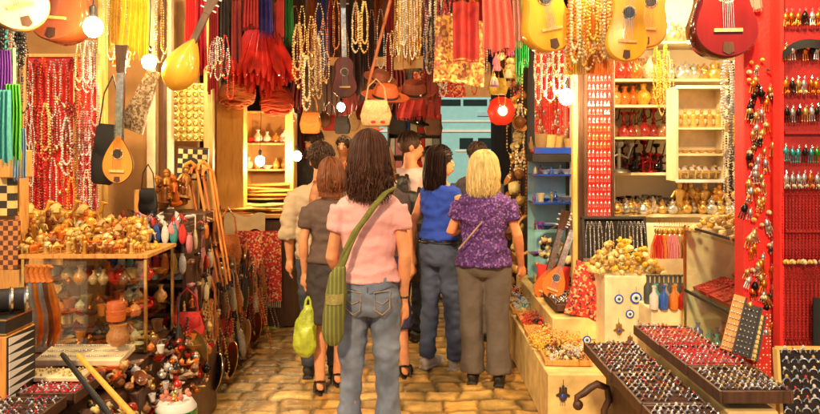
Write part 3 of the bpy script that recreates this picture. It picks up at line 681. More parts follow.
def slipper():
    a = MB(); a.loft([[(x+w*math.cos(q*math.pi/6)*0, w*math.cos(q*math.pi/6), z+h*math.sin(q*math.pi/6)) for q in range(12)] for x, w, h, z in ((-.5,.1,.05,.06),(-.42,.17,.08,.09),(-.1,.16,.09,.1),(.2,.21,.12,.13),(.42,.13,.09,.13),(.55,.05,.04,.2),(.55,.02,.02,.3))])
    b = MB(); b.ell((-.18,0,.16), (.26,.12,.04), 10, 5)
    return multi('slipper', 'slipper', [('upper', a, 'leather'), ('lining', b, 'cloth')])
SLIP = slipper()
def handbag():
    a = MB(); a.loft([[(math.cos(q*math.pi/10)*w, math.copysign(abs(math.sin(q*math.pi/10))**.7, math.sin(q*math.pi/10))*d, z) for q in range(20)] for z, w, d in ((-1,.3,.04),(-.95,.42,.1),(-.6,.5,.14),(-.25,.42,.1),(0,.34,.04))])
    b = MB(); b.sheet(lambda u, v: (-.36+.72*u, -.13-.05*math.sin(math.pi*v), -.05-.5*v+.12*(2*u-1)**2*v), 8, 5); c = MB(); c.tube([(-.32,0,-.05),(-.25,0,.5),(0,0,.8),(.25,0,.5),(.32,0,-.05)], .03, 6)
    return multi('handbag', 'bag', [('bag_body', a, 'leather'), ('flap', b, 'leather'), ('strap', c, 'leather')])
BAG = handbag()
def hanging_scarf(name='scarf', m='cloth', n=5, fringe=True, seed=0):
    a = MB(); a.sheet(lambda u, v: ((u-.5)*(.8+.2*v)+.03*math.sin(v*5+seed), .11*math.sin(u*n*2*math.pi+seed)*(.7+.3*v)+.03*math.sin(v*4), -v*(1+.03*math.sin(u*9+seed))), 36, 14, .008)
    parts = [('cloth', a, m)]
    if fringe:
        f = MB(); 
        for i in range(26): u = (i+.5)/26; x = (u-.5)+.03*math.sin(5+seed); y = .11*math.sin(u*n*2*math.pi+seed); f.tube([(x,y,-.985),(x+.008*math.sin(i*3),y,-1.09-.02*math.sin(i*5))], .008, 4)
        parts.append(('fringe', f, m))
    return multi(name, 'scarf', parts)
SCF = [hanging_scarf(seed=0), hanging_scarf(n=3, seed=2, m='sheer'), hanging_scarf(n=4, seed=4, m='kilim_bands')]
def tassel():
    a = MB(); 
    for i in range(34):
        q = i*2.4; r = .33*math.sqrt(i/34); a.tube([(math.cos(q)*r*.35, math.sin(q)*r*.35, -.22),(math.cos(q)*r, math.sin(q)*r, -.6),(math.cos(q)*r*1.15, math.sin(q)*r*1.15, -1)], [.02,.03,.022], 4)
    b = MB(); b.lathe([(.02,0),(.1,-.02),(.14,-.1),(.09,-.2),(.12,-.25)], 8); c = MB(); c.tube([(0,0,0),(0,0,.3)], .015, 4)
    return multi('tassel', 'tassel', [('threads', a, 'cloth'), ('knot', b, 'gold'), ('loop', c, 'gold')])
TAS = tassel()
def evil_eye():
    T = lambda r, y: MB().lathe([(.001,0),(r,0),(r*.98,.04),(.001,.06)], 20, (0,y,0), (math.pi/2,0,0))
    c = MB(); c.tube([(0,0,1),(0,0,1.9)], .03, 4)
    return multi('evil_eye_amulet', 'amulet', [('rim', T(1,0), 'blue'), ('white_ring', T(.7,-.05), 'white'), ('iris', T(.45,-.1), 'lblue'), ('pupil', T(.25,-.15), 'black'), ('cord', c, 'black')])
EYE = evil_eye()
def hamsa():
    o = [(-.12,-.9),(.12,-.9),(.42,-.6),(.48,-.3),(.78,-.32),(.84,-.12),(.6,.02),(.46,.1),(.44,.75),(.3,.82),(.2,.75),(.2,.25),(.14,.25),(.13,.98),(0,1.08),(-.13,.98),(-.14,.25),(-.2,.25),(-.2,.75),(-.3,.82),(-.44,.75),(-.46,.1),(-.6,.02),(-.84,-.12),(-.78,-.32),(-.48,-.3),(-.42,-.6)]
    a = MB(); a.prism(o, -.06, .06); b = MB(); b.lathe([(.001,0),(.26,0),(.2,.06),(.001,.08)], 14, (0,-.06,-.25), (math.pi/2,0,0)); c = MB(); c.tube([(0,0,1.05),(0,0,1.7)], .03, 4)
    d = MB(); 
    for s in (-.25,0,.25): d.tube([(s,0,-.8+abs(s)*.4),(s,0,-1.25)], .03, 4); d.ico((s,0,-1.3), .07)
    return multi('hamsa_amulet', 'amulet', [('palm', a, 'metal'), ('eye_bead', b, 'blue'), ('cord', c, 'black'), ('beads', d, 'bead')])
HAM = hamsa()
def cane():
    a = MB(); a.tube([(0,0,0),(0,0,.9)], [.009,.013], 8); b = MB(); b.tube([(0,0,.9),(.005,0,.95),(.04,0,.985),(.085,0,.965),(.10,0,.92)], [.013,.015,.015,.014,.011], 8); c = MB(); c.lathe([(.011,0),(.012,.04),(.001,.041)], 8)
    return multi('walking_cane', 'cane', [('shaft', a, 'wood'), ('crook', b, 'wood'), ('tip', c, 'black')])
CANE = cane()
GP = [(0,0),(.02,.38),(.06,.62),(.13,.86),(.24,1),(.34,.97),(.45,.82),(.55,.70),(.63,.68),(.72,.73),(.81,.76),(.89,.68),(.95,.48),(.985,.25),(1,0)]
def gprof(z):
    for a, b in zip(GP, GP[1:]):
        if z <= b[0]: k = (z-a[0])/(b[0]-a[0]); return a[1]+(b[1]-a[1])*k
    return 0
def guitar(name, label, cat, loc, rot, L, body, face, w=.37, neck=.55, deep=.1, lute=False, sc=1, cw=False):
    """origin at bottom centre of body; faces -Y; neck goes +Z"""
    t = thing(name, label, cat, loc, rot, sc=sc); n = 44; out = []
    for i in range(n):
        a = 2*math.pi*i/n; z = .5-.5*math.cos(a); s = 1 if a < math.pi else -1
        if lute: x = math.sin(min(math.pi, math.pi*z**.75))**.8*(1-.25*z)+.0
        else: x = gprof(z)
        out.append((s*x*w/2, z*L))
    out = [((out[i-1][0]+2*out[i][0]+out[(i+1)%n][0])/4, (out[i-1][1]+2*out[i][1]+out[(i+1)%n][1])/4) for i in range(n)]
    if lute:
        b = MB(); rings = []
        for k in (0,.35,.65,.85,1): q = math.cos(k*math.pi/2); rings.append([((x)*max(q,.05), deep*math.sin(k*math.pi/2)*1.1, L*.42+(z-L*.42)*max(q,.05)) for x, z in out])
        b.loft(rings)
    else: b = MB(); b.prism(out, 0, deep, .008)
    b.obj('body', 'lacquer', t, color=body)
    f = MB(); f.prism([(x*.95, L*.45+(z-L*.45)*.965) for x, z in out], -.004, -.001); f.obj('soundboard', 'lacquer' if not cw else 'inlay', t, color=face)
    hz = L*(.62 if not lute else .6); hole = MB(); hole.lathe([(.001,0),(w*.13,0),(w*.13,.003),(.001,.003)], 20, (0,-.0045,hz), (math.pi/2,0,0)); hole.obj('sound_hole', 'black', t)
    ro = MB(); ro.tube([(math.cos(q*math.pi/12)*w*.15, -.006, hz+math.sin(q*math.pi/12)*w*.15) for q in range(25)], .004, 4); ro.obj('rosette', 'inlay', t)
    br = MB(); br.box((0,-.009,L*.26), (w*.42,.012,.014)); br.obj('bridge', 'pale_wood', t)
    if lute or True:
        pg = MB(); pg.prism([(.0,L*.03),(w*.09,L*.06),(w*.07,L*.15),(-w*.07,L*.15),(-w*.09,L*.06)], -.008, -.004); pg.obj('tailpiece', 'dark_wood' , t)
    nk = MB(); nk.box((0,.015,L+neck/2-.03), (.045,.03,neck+.06)); nk.obj('neck', 'dark_wood', t, bev=.006)
    fr = MB(); fr.box((0,-.0008,L+neck/2-.06), (.040,.0016,neck+.10))
    for k in range(12): fr.box((0,-.002,L+neck-.03-neck*(1-.93**k)*1.6), (.046,.005,.003))
    fr.obj('frets', 'silver', t)
    h = MB(); h.prism([(-.024,L+neck),(.024,L+neck),(.036,L+neck+.15),(-.036,L+neck+.15)], .0, .022); ho = h.obj('headstock', 'dark_wood', t)
    pg = MB(); [pg.tube([(-.05,.01,L+neck+z),(.05,.01,L+neck+z)], .005, 5) for z in (.03,.07,.11)]; pg.obj('tuning_pegs', 'white', t)
    st = MB(); [st.tube([(x*1.3,-.016,L*.26),(x,-.008,L+neck)], .0011, 3) for x in (-.017,-.01,-.003,.003,.01,.017)]; st.obj('strings', 'silver', t)
    return t
def rope_bundle(px, py, Y, w, h, label, col, seed=0):
    t = MB(); rr = random.Random(seed); s = Y/700
    for i in range(22):
        z = -.5+i/21; rad = math.sqrt(max(.05, 1-(2*z)**2*.75))
        ph = rr.uniform(0,6); tl = rr.uniform(-.12,.12)
        t.tube([(rad*w*s/2*math.cos(q*.35+ph), rad*w*s/2*math.sin(q*.35+ph)*.8, z*h*s+tl*h*s*math.sin(q*.35+ph)+.01*math.sin(q*1.3+ph)) for q in range(19)], h*s/20*rr.uniform(.7,1.3), 6)
    return solid('rope_bundle', t, 'cloth', label, 'rope bundle', P(px,py,Y), color=col)
def shelf_unit(name, label, x0, x1, y0, y1, zs, m, back=None, th=.018, top=None, side=True, cat='shelf'):
    t = thing(name, label, cat, ((x0+x1)/2, y0, 0)); cx = (x0+x1)/2; w = x1-x0; d = y1-y0; z0, z1 = zs[0], (top or zs[-1])
    if side:
        for s in (-1,1): MB().box((s*(w/2-.01), d/2, (z0+z1)/2), (.02,d,z1-z0)).obj('side_panel', m, t)
    for z in zs: MB().box((0, d/2, z), (w-.044,d-.006,th)).obj('shelf_board', m, t)
    if back: MB().box((0, d+.008, (z0+z1)/2), (w,.014,z1-z0)).obj('back_panel', back, t)
    return t
STUFFRING = MB()
RC = [0]
def ring_tray(label, x0, x1, y0, y1, z, pal, metal, cap, tilt=0, rows=9, cols=7, foam='foam'):
    """black tray with rows of foam pads; far edge y1; things placed on pads"""
    t = thing('ring_tray', label, 'tray', ((x0+x1)/2, y0, z), (tilt,0,0)); w = x1-x0; d = y1-y0
    MB().box((0,d/2,-.02), (w,d,.012)).obj('tray_base', 'black', t)
    for s in (-1,1): MB().box((s*(w/2+.006),d/2,-.006), (.012,d+.024,.045)).obj('rim', 'dark_wood', t, bev=.002)
    for yy in (-.006, d+.006): MB().box((0,yy,-.0065), (w-.002,.012,.044)).obj('rim', 'dark_wood', t, bev=.002)
    b = MB()
    for r in range(rows): b.tube([(-w/2+.004,(r+.5)*d/rows,-.006),(w/2-.004,(r+.5)*d/rows,-.006)], d/rows*.42, 8)
    b.obj('foam_rows', foam, t); T = TR(t.location, (tilt,0,0))
    for r in range(rows):
        for c in range(cols):
            if U(0,1) < .1: continue
            p = T @ Vector(((c+.5)/cols*w-w/2+U(-.003,.003), (r+.5)*d/rows, d/rows*.42-.008+.004)); k = R.choice(pal); a = U(-.5,.5); s = U(1.0,1.4)
            if RC[0] < 290 and cap and U(0,1) < .55:
                RC[0] += 1; RING.put(p, (0,0,a), s, '%s-stoned ring in %s' % (k, cap), 'rings in '+cap, CN[k])
            else:
                m = TR(p, (0,0,a), s); STUFFRING.T = m; STUFFRING.k = 0
                STUFFRING.tube([(.0095*math.cos(q*math.pi/5),0,.0095*math.sin(q*math.pi/5)) for q in range(6)], .0024, 4)
                STUFFRING.k = {'red':1,'black':2,'blue':3,'orange':4,'white':5,'silver':0,'gold':6,'brown':4,'turquoise':3,'dark red':1,'cream':5,'green':3,'yellow':6,'pink':1,'grey':0,'tan':4,'purple':3}[k]
                STUFFRING.ico((0,0,.0125), .006)
    return t
def scatter(n, kinds, cols, x0, x1, y0, y1, z, h, s0, s1, where, grp, shape=None, upright=False):
    for i in range(n):
        K, nm = R.choice(kinds); c = R.choice(cols); u, v = U(0,1), U(0,1)
        hh = h*(shape(u, v) if shape else (1-abs(2*u-1)**3)*(1-.5*abs(2*v-1)**2))*U(.0,1)
        rot = (U(-.15,.15) if upright else U(-1,1), U(-.15,.15) if upright else U(-1,1), U(-3.1,3.1))
        o = K.put((x0+(x1-x0)*u, y0+(y1-y0)*v, z+hh+(.0 if upright else .01)), rot, U(s0,s1), '%s %s %s' % (c, nm, where), grp, CN[c])
        if o.name.startswith('seashell'): o.name = nm.replace(' ', '_').replace('-', '_')
# ================================================================ LEFT SIDE
WARM = ['gold','orange','tan','cream','yellow','brown','red']
def counter(name, label, a, b, m, cat='counter'):
    mb = MB(); mb.b2(a, b); return solid(name, mb, m, label, cat, bev=.008)
# counters
counter('display_counter', 'long dark counter under the hanging leather goods at left', (-2.6,4.35,0), (-1.42,7.2,.62), 'dark_wood')
counter('display_counter', 'dark counter that carries the glass cabinet of brass bowls', (-2.7,3.45,0), (-1.32,4.33,.555), 'dark_wood')
counter('display_counter', 'dark low counter under the ring trays at lower left', (-2.6,1.9,0), (-1.3,3.3,.49), 'dark_wood')
# board with red necklaces
Y = 4.55
def board(label, px0, py0, px1, py1, Y, m, frame='pale_wood', cat='display board', fr=.02):
    a = P(px0,py1,Y); b = P(px1,py0,Y); w = b.x-a.x; h = b.z-a.z; t = thing('display_board', label, cat, (a.x+w/2, Y, a.z))
    MB().box((0,.012,h/2), (w,.02,h)).obj('panel', m, t)
    for s in (-1,1): MB().box((s*(w/2+fr/2),.008,h/2), (fr,.04,h+fr*2)).obj('frame_side', frame, t)
    for z in (-fr/2, h+fr/2): MB().box((0,.008,z), (w-.002,.038,fr)).obj('frame_rail', frame, t)
    return t
board('tall red cloth board of necklaces behind the brass figurines', 27, 57, 74, 250, Y, 'bright_red')
board('narrow red cloth board with pale bead strings beside the wooden post', 77, 57, 97, 250, Y+.02, 'bright_red')
for row, (py, n) in enumerate(((60,7),(72,7),(106,9),(118,8),(160,8),(178,8),(205,6))):
    for i in range(n):
        K = R.randrange(5); c = R.choice(['red','dark red','red','orange','white','gold','brown']); p = P(30+i*42/(n-1)+U(-1,1), py+U(-2,2), Y-.025)
        NK[K].put(p, (0,0,U(-.2,.2)), (.9,1,U(.75,1.0)), '%s bead necklace on the tall red board' % c, 'necklaces on the tall red board', CN[c])
for row, py in enumerate((42,84,112,135,172,196)):
    for i in range(5):
        c = R.choice(['white','silver','grey','cream','black'] if row in (0,2,4) else ['red','pink','white','dark red','brown']); p = P(79+i*4, py+U(-2,2), Y-.05-.03*(row < 2))
        NK[R.choice([0,2,4])].put(p, (0,0,U(-.3,.3)), (.7,1,U(.7,.85)), '%s bead string on the narrow red board' % c, 'bead strings on the narrow board', CN[c])
for i in range(6):
    c = R.choice(['white','silver','white']); NK[0].put(P(30+U(-2,2), 62+i*20, Y-.06), (0,0,U(-.3,.3)), (.6,1,.7), 'white shell string at the edge of the tall red board', 'shell strings', CN[c])
# far left column of dark beads and scarves
for i in range(9):
    c = ['black','black','grey','brown','turquoise','black','grey','black','black'][i]
    NK[4].put(P(2+i*2.6, -25+U(-5,5), 3.5), (0,0,U(-1,1)), (.8,1,1.05), '%s heavy bead rope at the upper left corner' % c, 'dark bead ropes at the left', CN[c])
    NK[2].put(P(1+i*2.8, 28+U(-5,5), 3.6), (0,0,U(-1,1)), (.7,1,.8), '%s long bead rope under the heavy ones at far left' % c, 'long bead ropes at the left', CN[c])
SCF[0].put(P(4,50,3.4), (0,0,.3), (.07,.08,.26), 'purple scarf hanging at the left edge', None, CN['purple'])
SCF[1].put(P(11,48,3.45), (0,0,-.3), (.06,.08,.40), 'pale green scarf hanging at the left edge', None, (.45,.75,.45))
SCF[0].put(P(12,84,3.4), (0,0,.1), (.09,.1,.36), 'bright green scarf hanging at the left edge', None, (.12,.55,.04))
SCF[1].put(P(4,90,3.35), (0,0,.1), (.07,.1,.34), 'turquoise scarf hanging at the left edge', None, (.1,.5,.5))
SCF[0].put(P(20,128,3.5), (0,0,.4), (.06,.07,.24), 'light blue scarf tail beside the red board', None, (.3,.5,.75))
# wood posts
def post(label, px, Y, w, py0, py1, m='pale_wood', d=.06, cat='post', col=(1,1,1)):
    a = P(px,py1,Y); h = (py1-py0)*Y/700; mb = MB(); ww = w*Y/700; mb.b2((-ww/2,0,0),(ww/2,d,h)); return solid('wooden_post', mb, m, label, cat, a, bev=.004, color=col)
post('pale wooden post right of the narrow red board', 101, 4.7, 7, -40, 330)
post('dark slim post beside the mandolin', 97, 4.6, 3, 180, 250, 'dark_wood')
post('cream door post behind the tilted inlaid board', 151, 5.0, 9, -40, 300, 'cream_plain')
post('narrow grey post right of the cream door post', 164, 4.95, 4, -40, 300, 'dark_wood')
post('cream door post left of the yellow pierced screen', 168.8, 4.97, 5, -40, 300, 'cream_plain')
post('orange wooden post at the right of the canes', 137, 4.85, 6, 190, 300, 'wood')
post('pale post between pierced screen and dark pillar', 208, 5.1, 9, -20, 330, 'pale_wood')
post('thick orange wooden pillar under the rope bundle', 230, 6.2, 27, 103, 300, 'pale_wood', .14, col=(1,.8,.5))
post('dark side of the doorway left of the wooden pillar', 217, 6.25, 5, 60, 300, 'wood')
post('small brown post at the far left below the checked panel', 21, 3.7, 4, 160, 300, 'wood')
building('shop_wall', 'ochre wall panels behind the hanging goods at left', [((-3.5,5.35,0),(-1.62,5.4,3.1))], 'plaster', 'wall')
# mandolin, brown guitar, teardrop lute, boards
guitar('mandolin', 'orange teardrop mandolin with dark rim hanging left of the door posts', 'mandolin', P(117,184,4.0), (0,.03,0), .285, (.10,.03,.012), (.85,.30,.04), w=.2, neck=.36, deep=.08, lute=True)
BAG.put(P(108,124,4.15), (0,.1,0), (.16,.16,.36), 'black instrument case hanging behind the mandolin', None, (.02,.02,.02))
guitar('guitar', 'large red-brown guitar body hanging upside at the top left', 'guitar', P(50,41,3.5), (-.15,.12,-.3), .46, (.35,.07,.02), (.42,.10,.03), w=.34, neck=.5, deep=.1)
guitar('guitar', 'pale cream guitar at the very top left corner', 'guitar', P(30,30,3.3), (0,-.35,.5), .44, (.5,.3,.12), (.9,.72,.4), w=.26, neck=.5, deep=.08)
guitar('lute', 'smooth orange-yellow teardrop lute tilted under the red scarves', 'lute', P(171,90,4.3), (0,-.42,3.3), .36, (.85,.45,.05), (.88,.48,.05), w=.24, neck=.16, deep=.1, lute=True)
mb = MB(); mb.prism([(-.05,-.19),(.11,-.19),(.07,.2),(.0,.2)], 0, .03, .003); o = solid('zither', mb, 'inlay', 'tilted inlaid zither board above the black purse', 'zither', P(136,99,4.25), (0,.38,0))
mb = MB(); [mb.tube([(-.04+.012*i,-.004,-.18),(.005+.006*i,-.004,.19)], .001, 3) for i in range(11)]; mb.obj('strings', 'silver', o)
SCF[0].put(P(134,-14,4.15), (0,0,.1), (.18,.16,.40), 'bright yellow scarf bunch at the top left', None, (.95,.68,.04))
SCF[1].put(P(118,-10,4.2), (0,0,.1), (.12,.16,.34), 'mustard scarf bunch left of the bright yellow one', None, (.75,.42,.05))
SCF[0].put(P(124,44,4.4), (0,.2,0), (.12,.1,.13), 'small orange cloth hanging behind the lower bulb', None, (.85,.25,.05))
for i in range(14):
    c = R.choice(['gold','yellow','cream','white']); NK[R.choice([0,2])].put(P(106+i*4.5, -20+U(-4,14), 4.25+U(-.1,.15)), (0,0,U(-1,1)), (.7,1,.8), '%s bead string glittering above the mandolin' % c, 'bead strings above the mandolin', CN[c])
# pierced screen and chess board
t = thing('pierced_screen', 'yellow pierced wooden screen with a grid of round openings', 'screen', P(188,141,5.15)); w = 34*5.15/700; h = 58*5.15/700
MB().box((0,.03,h/2), (w,.02,h)).obj('panel', 'mosaic', t)
for i in range(5):
    for j in range(8): b = MB(); b.tube([(math.cos(q*math.pi/6)*.018, -.0, math.sin(q*math.pi/6)*.018) for q in range(13)], .004, 5); b.obj('ring', 'gold', t, (-w/2+w*(i+.5)/5, .016, h*(j+.5)/8))
for s in (-1,1): MB().box((s*w/2,.02,h/2), (.018,.05,h+.02)).obj('frame', 'pale_wood', t)
t = thing('chess_board', 'black and cream chess board with a round emblem behind the canes', 'chess board', P(192,180,4.95), (0,.05,0))
MB().box((0,.0,.115), (.215,.02,.235)).obj('frame', 'dark_wood', t)
sq = MB()
for i in range(6):
    for j in range(6): sq.k = (i+j)%2; sq.box((-.085+.034*i,-.0125,.03+.034*j), (.033,.006,.033))
sq.obj('squares', ['black','cream_board'], t)
MB().lathe([(.03,0),(.045,0),(.045,.006),(.03,.006)], 20, (0,-.016,.115), (math.pi/2,0,0)).obj('round_emblem', 'black', t)
for px, py, s, m, l in ((7,216,15,'checker_gold','black and gold checked panel at the left edge'),(8,270,20,'lattice','orange and black lattice basket panel at the left edge'),(20,262,14,'lattice','smaller lattice panel behind the figurines at left')):
    mb = MB(); k = 3.55/700; mb.b2((-s*k/2,0,0),(s*k/2,.03,50*k)); solid('woven_panel', mb, m, l, 'panel', P(px,py,3.55+.02*(px-7)), bev=.003)
mb = MB(); mb.b2((-.07,0,0),(.07,.1,.14)); solid('wooden_box', mb, 'wood', 'small brown wooden box above the checked panel', 'box', P(8,178,3.5), bev=.006)
# figurines on glass cabinet
t = thing('glass_cabinet', 'glass cabinet with shelves of brass and painted bowls at left', 'cabinet', (-1.65,3.55,.56)); w = .62; 
for z in (.0,.165,.325,.475): MB().box((0,.2,z+.01), (w,.4,.012)).obj('shelf', 'dark_wood' if z in (0,) else 'glass', t)
MB().box((0,.2,.492), (w+.03,.44,.018)).obj('top_board', 'wood', t)
for s in (-1,1):
    for y in (.0,.4): MB().box((s*w/2,y,.24), (.014,.014,.47)).obj('corner_post', 'gold', t)
MB().box((0,.002,.24), (w-.02,.004,.45)).obj('glass_front', 'glass', t)
FK = [(IDOL,'standing figurine'),(ELE,'elephant figurine'),(CAMEL,'camel figurine'),(SHELL,'carved figurine')]
for r, (y, n, s) in enumerate(((3.57,15,.06),(3.63,14,.065),(3.70,13,.075),(3.77,12,.085),(3.84,11,.09),(3.92,11,.10))):
    for i in range(n):
        K, nm = R.choice(FK[:3]); c = R.choice(['cream','tan','gold','cream','brown','orange']); x = -1.97+(i+.5)*.62/n+U(-.02,.02)-.08*r*.3
        K.put((x, y, 1.062+.012*r), (0,0,U(-.6,.6)+(math.pi if R.random() < .4 else 0)), s*U(.85,1.15), '%s %s on top of the glass cabinet' % (c, nm), 'figurines on the glass cabinet', CN[c])
CAMEL.put((-2.24,4.12,1.12), (0,0,.2), .155, 'large golden camel, leftmost of the three tall ones', None, CN['gold'])
CAMEL.put((-2.07,4.10,1.12), (0,0,.1), .16, 'large golden camel, middle of the three tall ones', None, CN['gold'])
CAMEL.put((-1.90,4.08,1.12), (0,0,0), .155, 'large golden camel, rightmost of the three tall ones', None, CN['gold'])
counter('step_shelf', 'wooden step shelf that lifts the three tall camels', (-2.5,4.02,.565), (-1.77,4.3,1.12), 'wood', 'shelf')
scatter(70, [(SHELL,'nut-shaped trinket'),(SHELL2,'curled trinket')], ['yellow','cream','gold'], -1.72, -1.36, 3.57, 3.8, 1.06, .06, .018, .03, 'in the yellow heap on the cabinet corner', 'yellow trinket heap')
for z in (.575,.735,.895):
    for i in range(10):
        for y in (3.58,3.69,3.80,3.9):
            K, nm = R.choice([(BOWL,'bowl'),(BOWL2,'bowl'),(POT,'lidded pot'),(CUP,'cup'),(VASE,'vase'),(TEA,'teapot')]); c = R.choice(['orange','gold','red','orange','brown','cream'])
            K.put((-1.92+i*.058+U(-.01,.01), y, z+.008), (U(-.1,.1),0,U(-3,3)), U(.05,.075) if K in (POT,CUP,VASE) else U(.035,.055), '%s %s inside the glass cabinet' % (c, nm), 'vessels in the glass cabinet', CN[c])
# pouch rack
t = shelf_unit('pouch_rack', 'small rack of coloured pouches and little bags beside the glass cabinet', -1.74, -1.30, 4.06, 4.34, [.63,.80,.97,1.14], 'dark_wood', 'dark_wood')
MB().box((0,.13,.53), (.44,.26,.06)).obj('plinth', 'dark_wood', t)
k = 0
for z in (.99,1.16):
    for i in range(9):
        c = ['blue','white','turquoise','red','pink','red','orange','yellow','white'][(i+k)%9] ; POUCH.put((-1.71+i*.05, 4.03, z+.0), (0,0,U(-.4,.4)), (.06,.07,.11), '%s little pouch hanging from the pouch rack' % c, 'pouches on the rack', CN[c])
    k += 4
for z in (.64,.81):
    for i in range(9):
        K, nm = R.choice([(CUP,'cup'),(BOWL,'bowl'),(POT,'lidded pot'),(BOT,'bottle')]); c = R.choice(['white','red','black','silver','orange']); K.put((-1.70+i*.046, 4.16, z+.01), (0,0,U(-3,3)), .075, '%s %s on the lower boards of the pouch rack' % (c, nm), 'vessels on the pouch rack', CN[c])
scatter(26, [(POUCH,'pouch'),(SLIP,'slipper')], ['pink','red','white','black','orange'], -1.72, -1.32, 4.06, 4.3, 1.16, .05, .05, .09, 'heaped on top of the pouch rack', 'heap on the pouch rack')
BAG.put(P(148,188,4.5), (0,0,0), (.13,.18,.19), 'black drawstring purse hanging above the pouch rack', None, (.015,.015,.015))
for i in range(9):
    c = R.choice(['brown','orange','tan']); IDOL.put(P(163+U(0,24), 209-U(0,12), 4.75+U(-.1,.1)), (U(-.2,.2),U(-.3,.3),U(-2,2)), U(.1,.17), '%s carved wooden figure behind the pouch rack' % c, 'carved wooden figures', CN[c])
counter('plinth', 'dark plinth under the carved wooden figures', (-1.75,4.62,.6), (-1.35,4.95,1.17), 'dark_wood', 'plinth')
CP = [(194,166,217,288),(200,170,222,292),(207,166,226,290),(188,178,212,296),(211,172,229,286)]
for i, (a, b, c, d) in enumerate(CP):
    p1 = P(c+2,d,4.62+.03*i); p0 = P(a+2,b,4.9); v = p0-p1; q = v.to_track_quat('Z','Y').to_euler()
    CANE.put(p1, q, (.85,.85,v.length/.95), ['leftmost upright','second','middle','most tilted','rightmost'][i]+' wooden walking cane leaning beside the pierced screen', 'walking canes', [(1.3,.9,.6),(.9,.5,.3),(1.4,1,.5),(.9,.5,.3),(1.3,.9,.6)][i])
# slippers, sabre shapes, boxes at far left
t = thing('backgammon_box', 'tall orange wooden box with black and white triangle side at left edge', 'box', (-1.72,2.85,.49)); mb = MB(); mb.b2((-.14,0,0),(.075,.22,.34)); mb.obj('case', 'wood', t, bev=.004, color=(1.3,1.1,.9))
mb = MB()
for i in range(9): mb.k = 0; mb.loft([[(.08,.01,.03+i*.034),(.08,.20,.045+i*.034),(.08,.01,.06+i*.034)],[(.083,.01,.03+i*.034),(.083,.20,.045+i*.034),(.083,.01,.06+i*.034)]])
mb.obj('triangle_inlay', 'white', t); mb = MB(); mb.b2((.0755,.005,.01),(.079,.215,.335)); mb.obj('dark_side', 'black', t)
t = thing('gold_trimmed_box', 'black box with gold trim on top of the orange wooden box', 'box', (-1.75,2.85,.832)); MB().box((0,.11,.035), (.2,.2,.07)).obj('case', 'black', t, bev=.003)
for z in (.006,.064): MB().box((0,.11,z), (.206,.206,.006)).obj('trim', 'gold', t)
t = thing('drum', 'black and silver little drum on the gold trimmed box at left edge', 'drum', (-1.72,2.96,.905+.05), (0,math.pi/2,.5)); MB().lathe([(.05,-.09),(.05,.09)], 18).obj('shell', 'black', t)
for z in (-.085,-.03,.03,.085): MB().lathe([(.051,z-.008),(.056,z),(.051,z+.008)], 18).obj('hoop', 'silver', t)
for i in range(5):
    c = ['grey','orange','grey','brown','orange'][i]
    mb = MB(); mb.tube([(0,0,0),(.01,0,-.06),(.03,0,-.14),(.035,0,-.22),(.015,0,-.30)], [.012,.024,.022,.018,.004], 8, fl=.4); o = solid('curved_dagger', mb, 'metal', '%s curved dagger sheath hanging %s beside the orange box' % (c, ['first','second','third','fourth','fifth'][i]), 'dagger', P(29+i*5.2,282,3.25), color=CN[c], group='curved daggers')
    mb = MB(); mb.tube([(0,0,0),(-.012,0,.05),(.0,0,.075)], [.016,.013,.018], 8); mb.obj('hilt', 'leather', o, color=CN['orange'])
# white tray, ring trays, sticks
PAL0 = ['red','dark red','silver','white','black','brown','cream']
ring_tray('ring tray of red stones, farther of the two at lower left', -1.72, -1.40, 2.92, 3.18, .565, ['red','dark red','silver','pink','white'], 0, 'the farther lower left ring tray', -.0, 8, 9, 'red_foam')
ring_tray('ring tray of silver and brown rings at the bottom left corner', -1.72, -1.42, 2.60, 2.86, .565, ['silver','brown','white','red'], 0, 'the bottom left ring tray', 0, 8, 9)
t = thing('jewelry_tray', 'cream tray with rows of silver jewelry in front of the glass cabinet', 'tray', (-1.55,3.26,.60), (.12,0,0)); MB().box((0,.09,0), (.40,.19,.03)).obj('tray_base', 'cream_plain', t, bev=.004)
for r in range(3): b = MB(); [b.ico((-.18+.0105*i, .03+.06*r, .02), .006*U(.7,1.3)) for i in range(35)]; b.obj('chain_row', 'silver', t)
t = thing('jewelry_tray', 'pale green tray of trinkets just below the cream tray', 'tray', (-1.60,3.10,.575+.02), (.1,0,0)); MB().box((.02,.0,0), (.30,.10,.02)).obj('tray_base', 'cream_plain', t, bev=.004)
b = MB(); [b.ico((-.1+U(0,.25), U(-.04,.04), .016), .008) for i in range(40)]; b.obj('trinkets', 'shell', t, color=CN['cream'])
def rod(name, label, cat, a, b, r, m, col=(1,1,1)):
    o = a; mb = MB(); v = Vector(b)-Vector(a); mb.tube([(0,0,0), v*.03, v*.97, v], [r*.8,r,r*1.15,r*.7], 10); return solid(name, mb, m, label, cat, o, color=col)
rod('wooden_flute', 'black wooden flute lying across the goods at lower left', 'flute', P(62,354,3.05), P(112,418,2.75), .011, 'black')
rod('wooden_flute', 'yellow wooden flute lying right of the black one', 'flute', P(78,355,3.1), P(135,418,2.8), .011, 'pale_wood', (1.2,.9,.4))
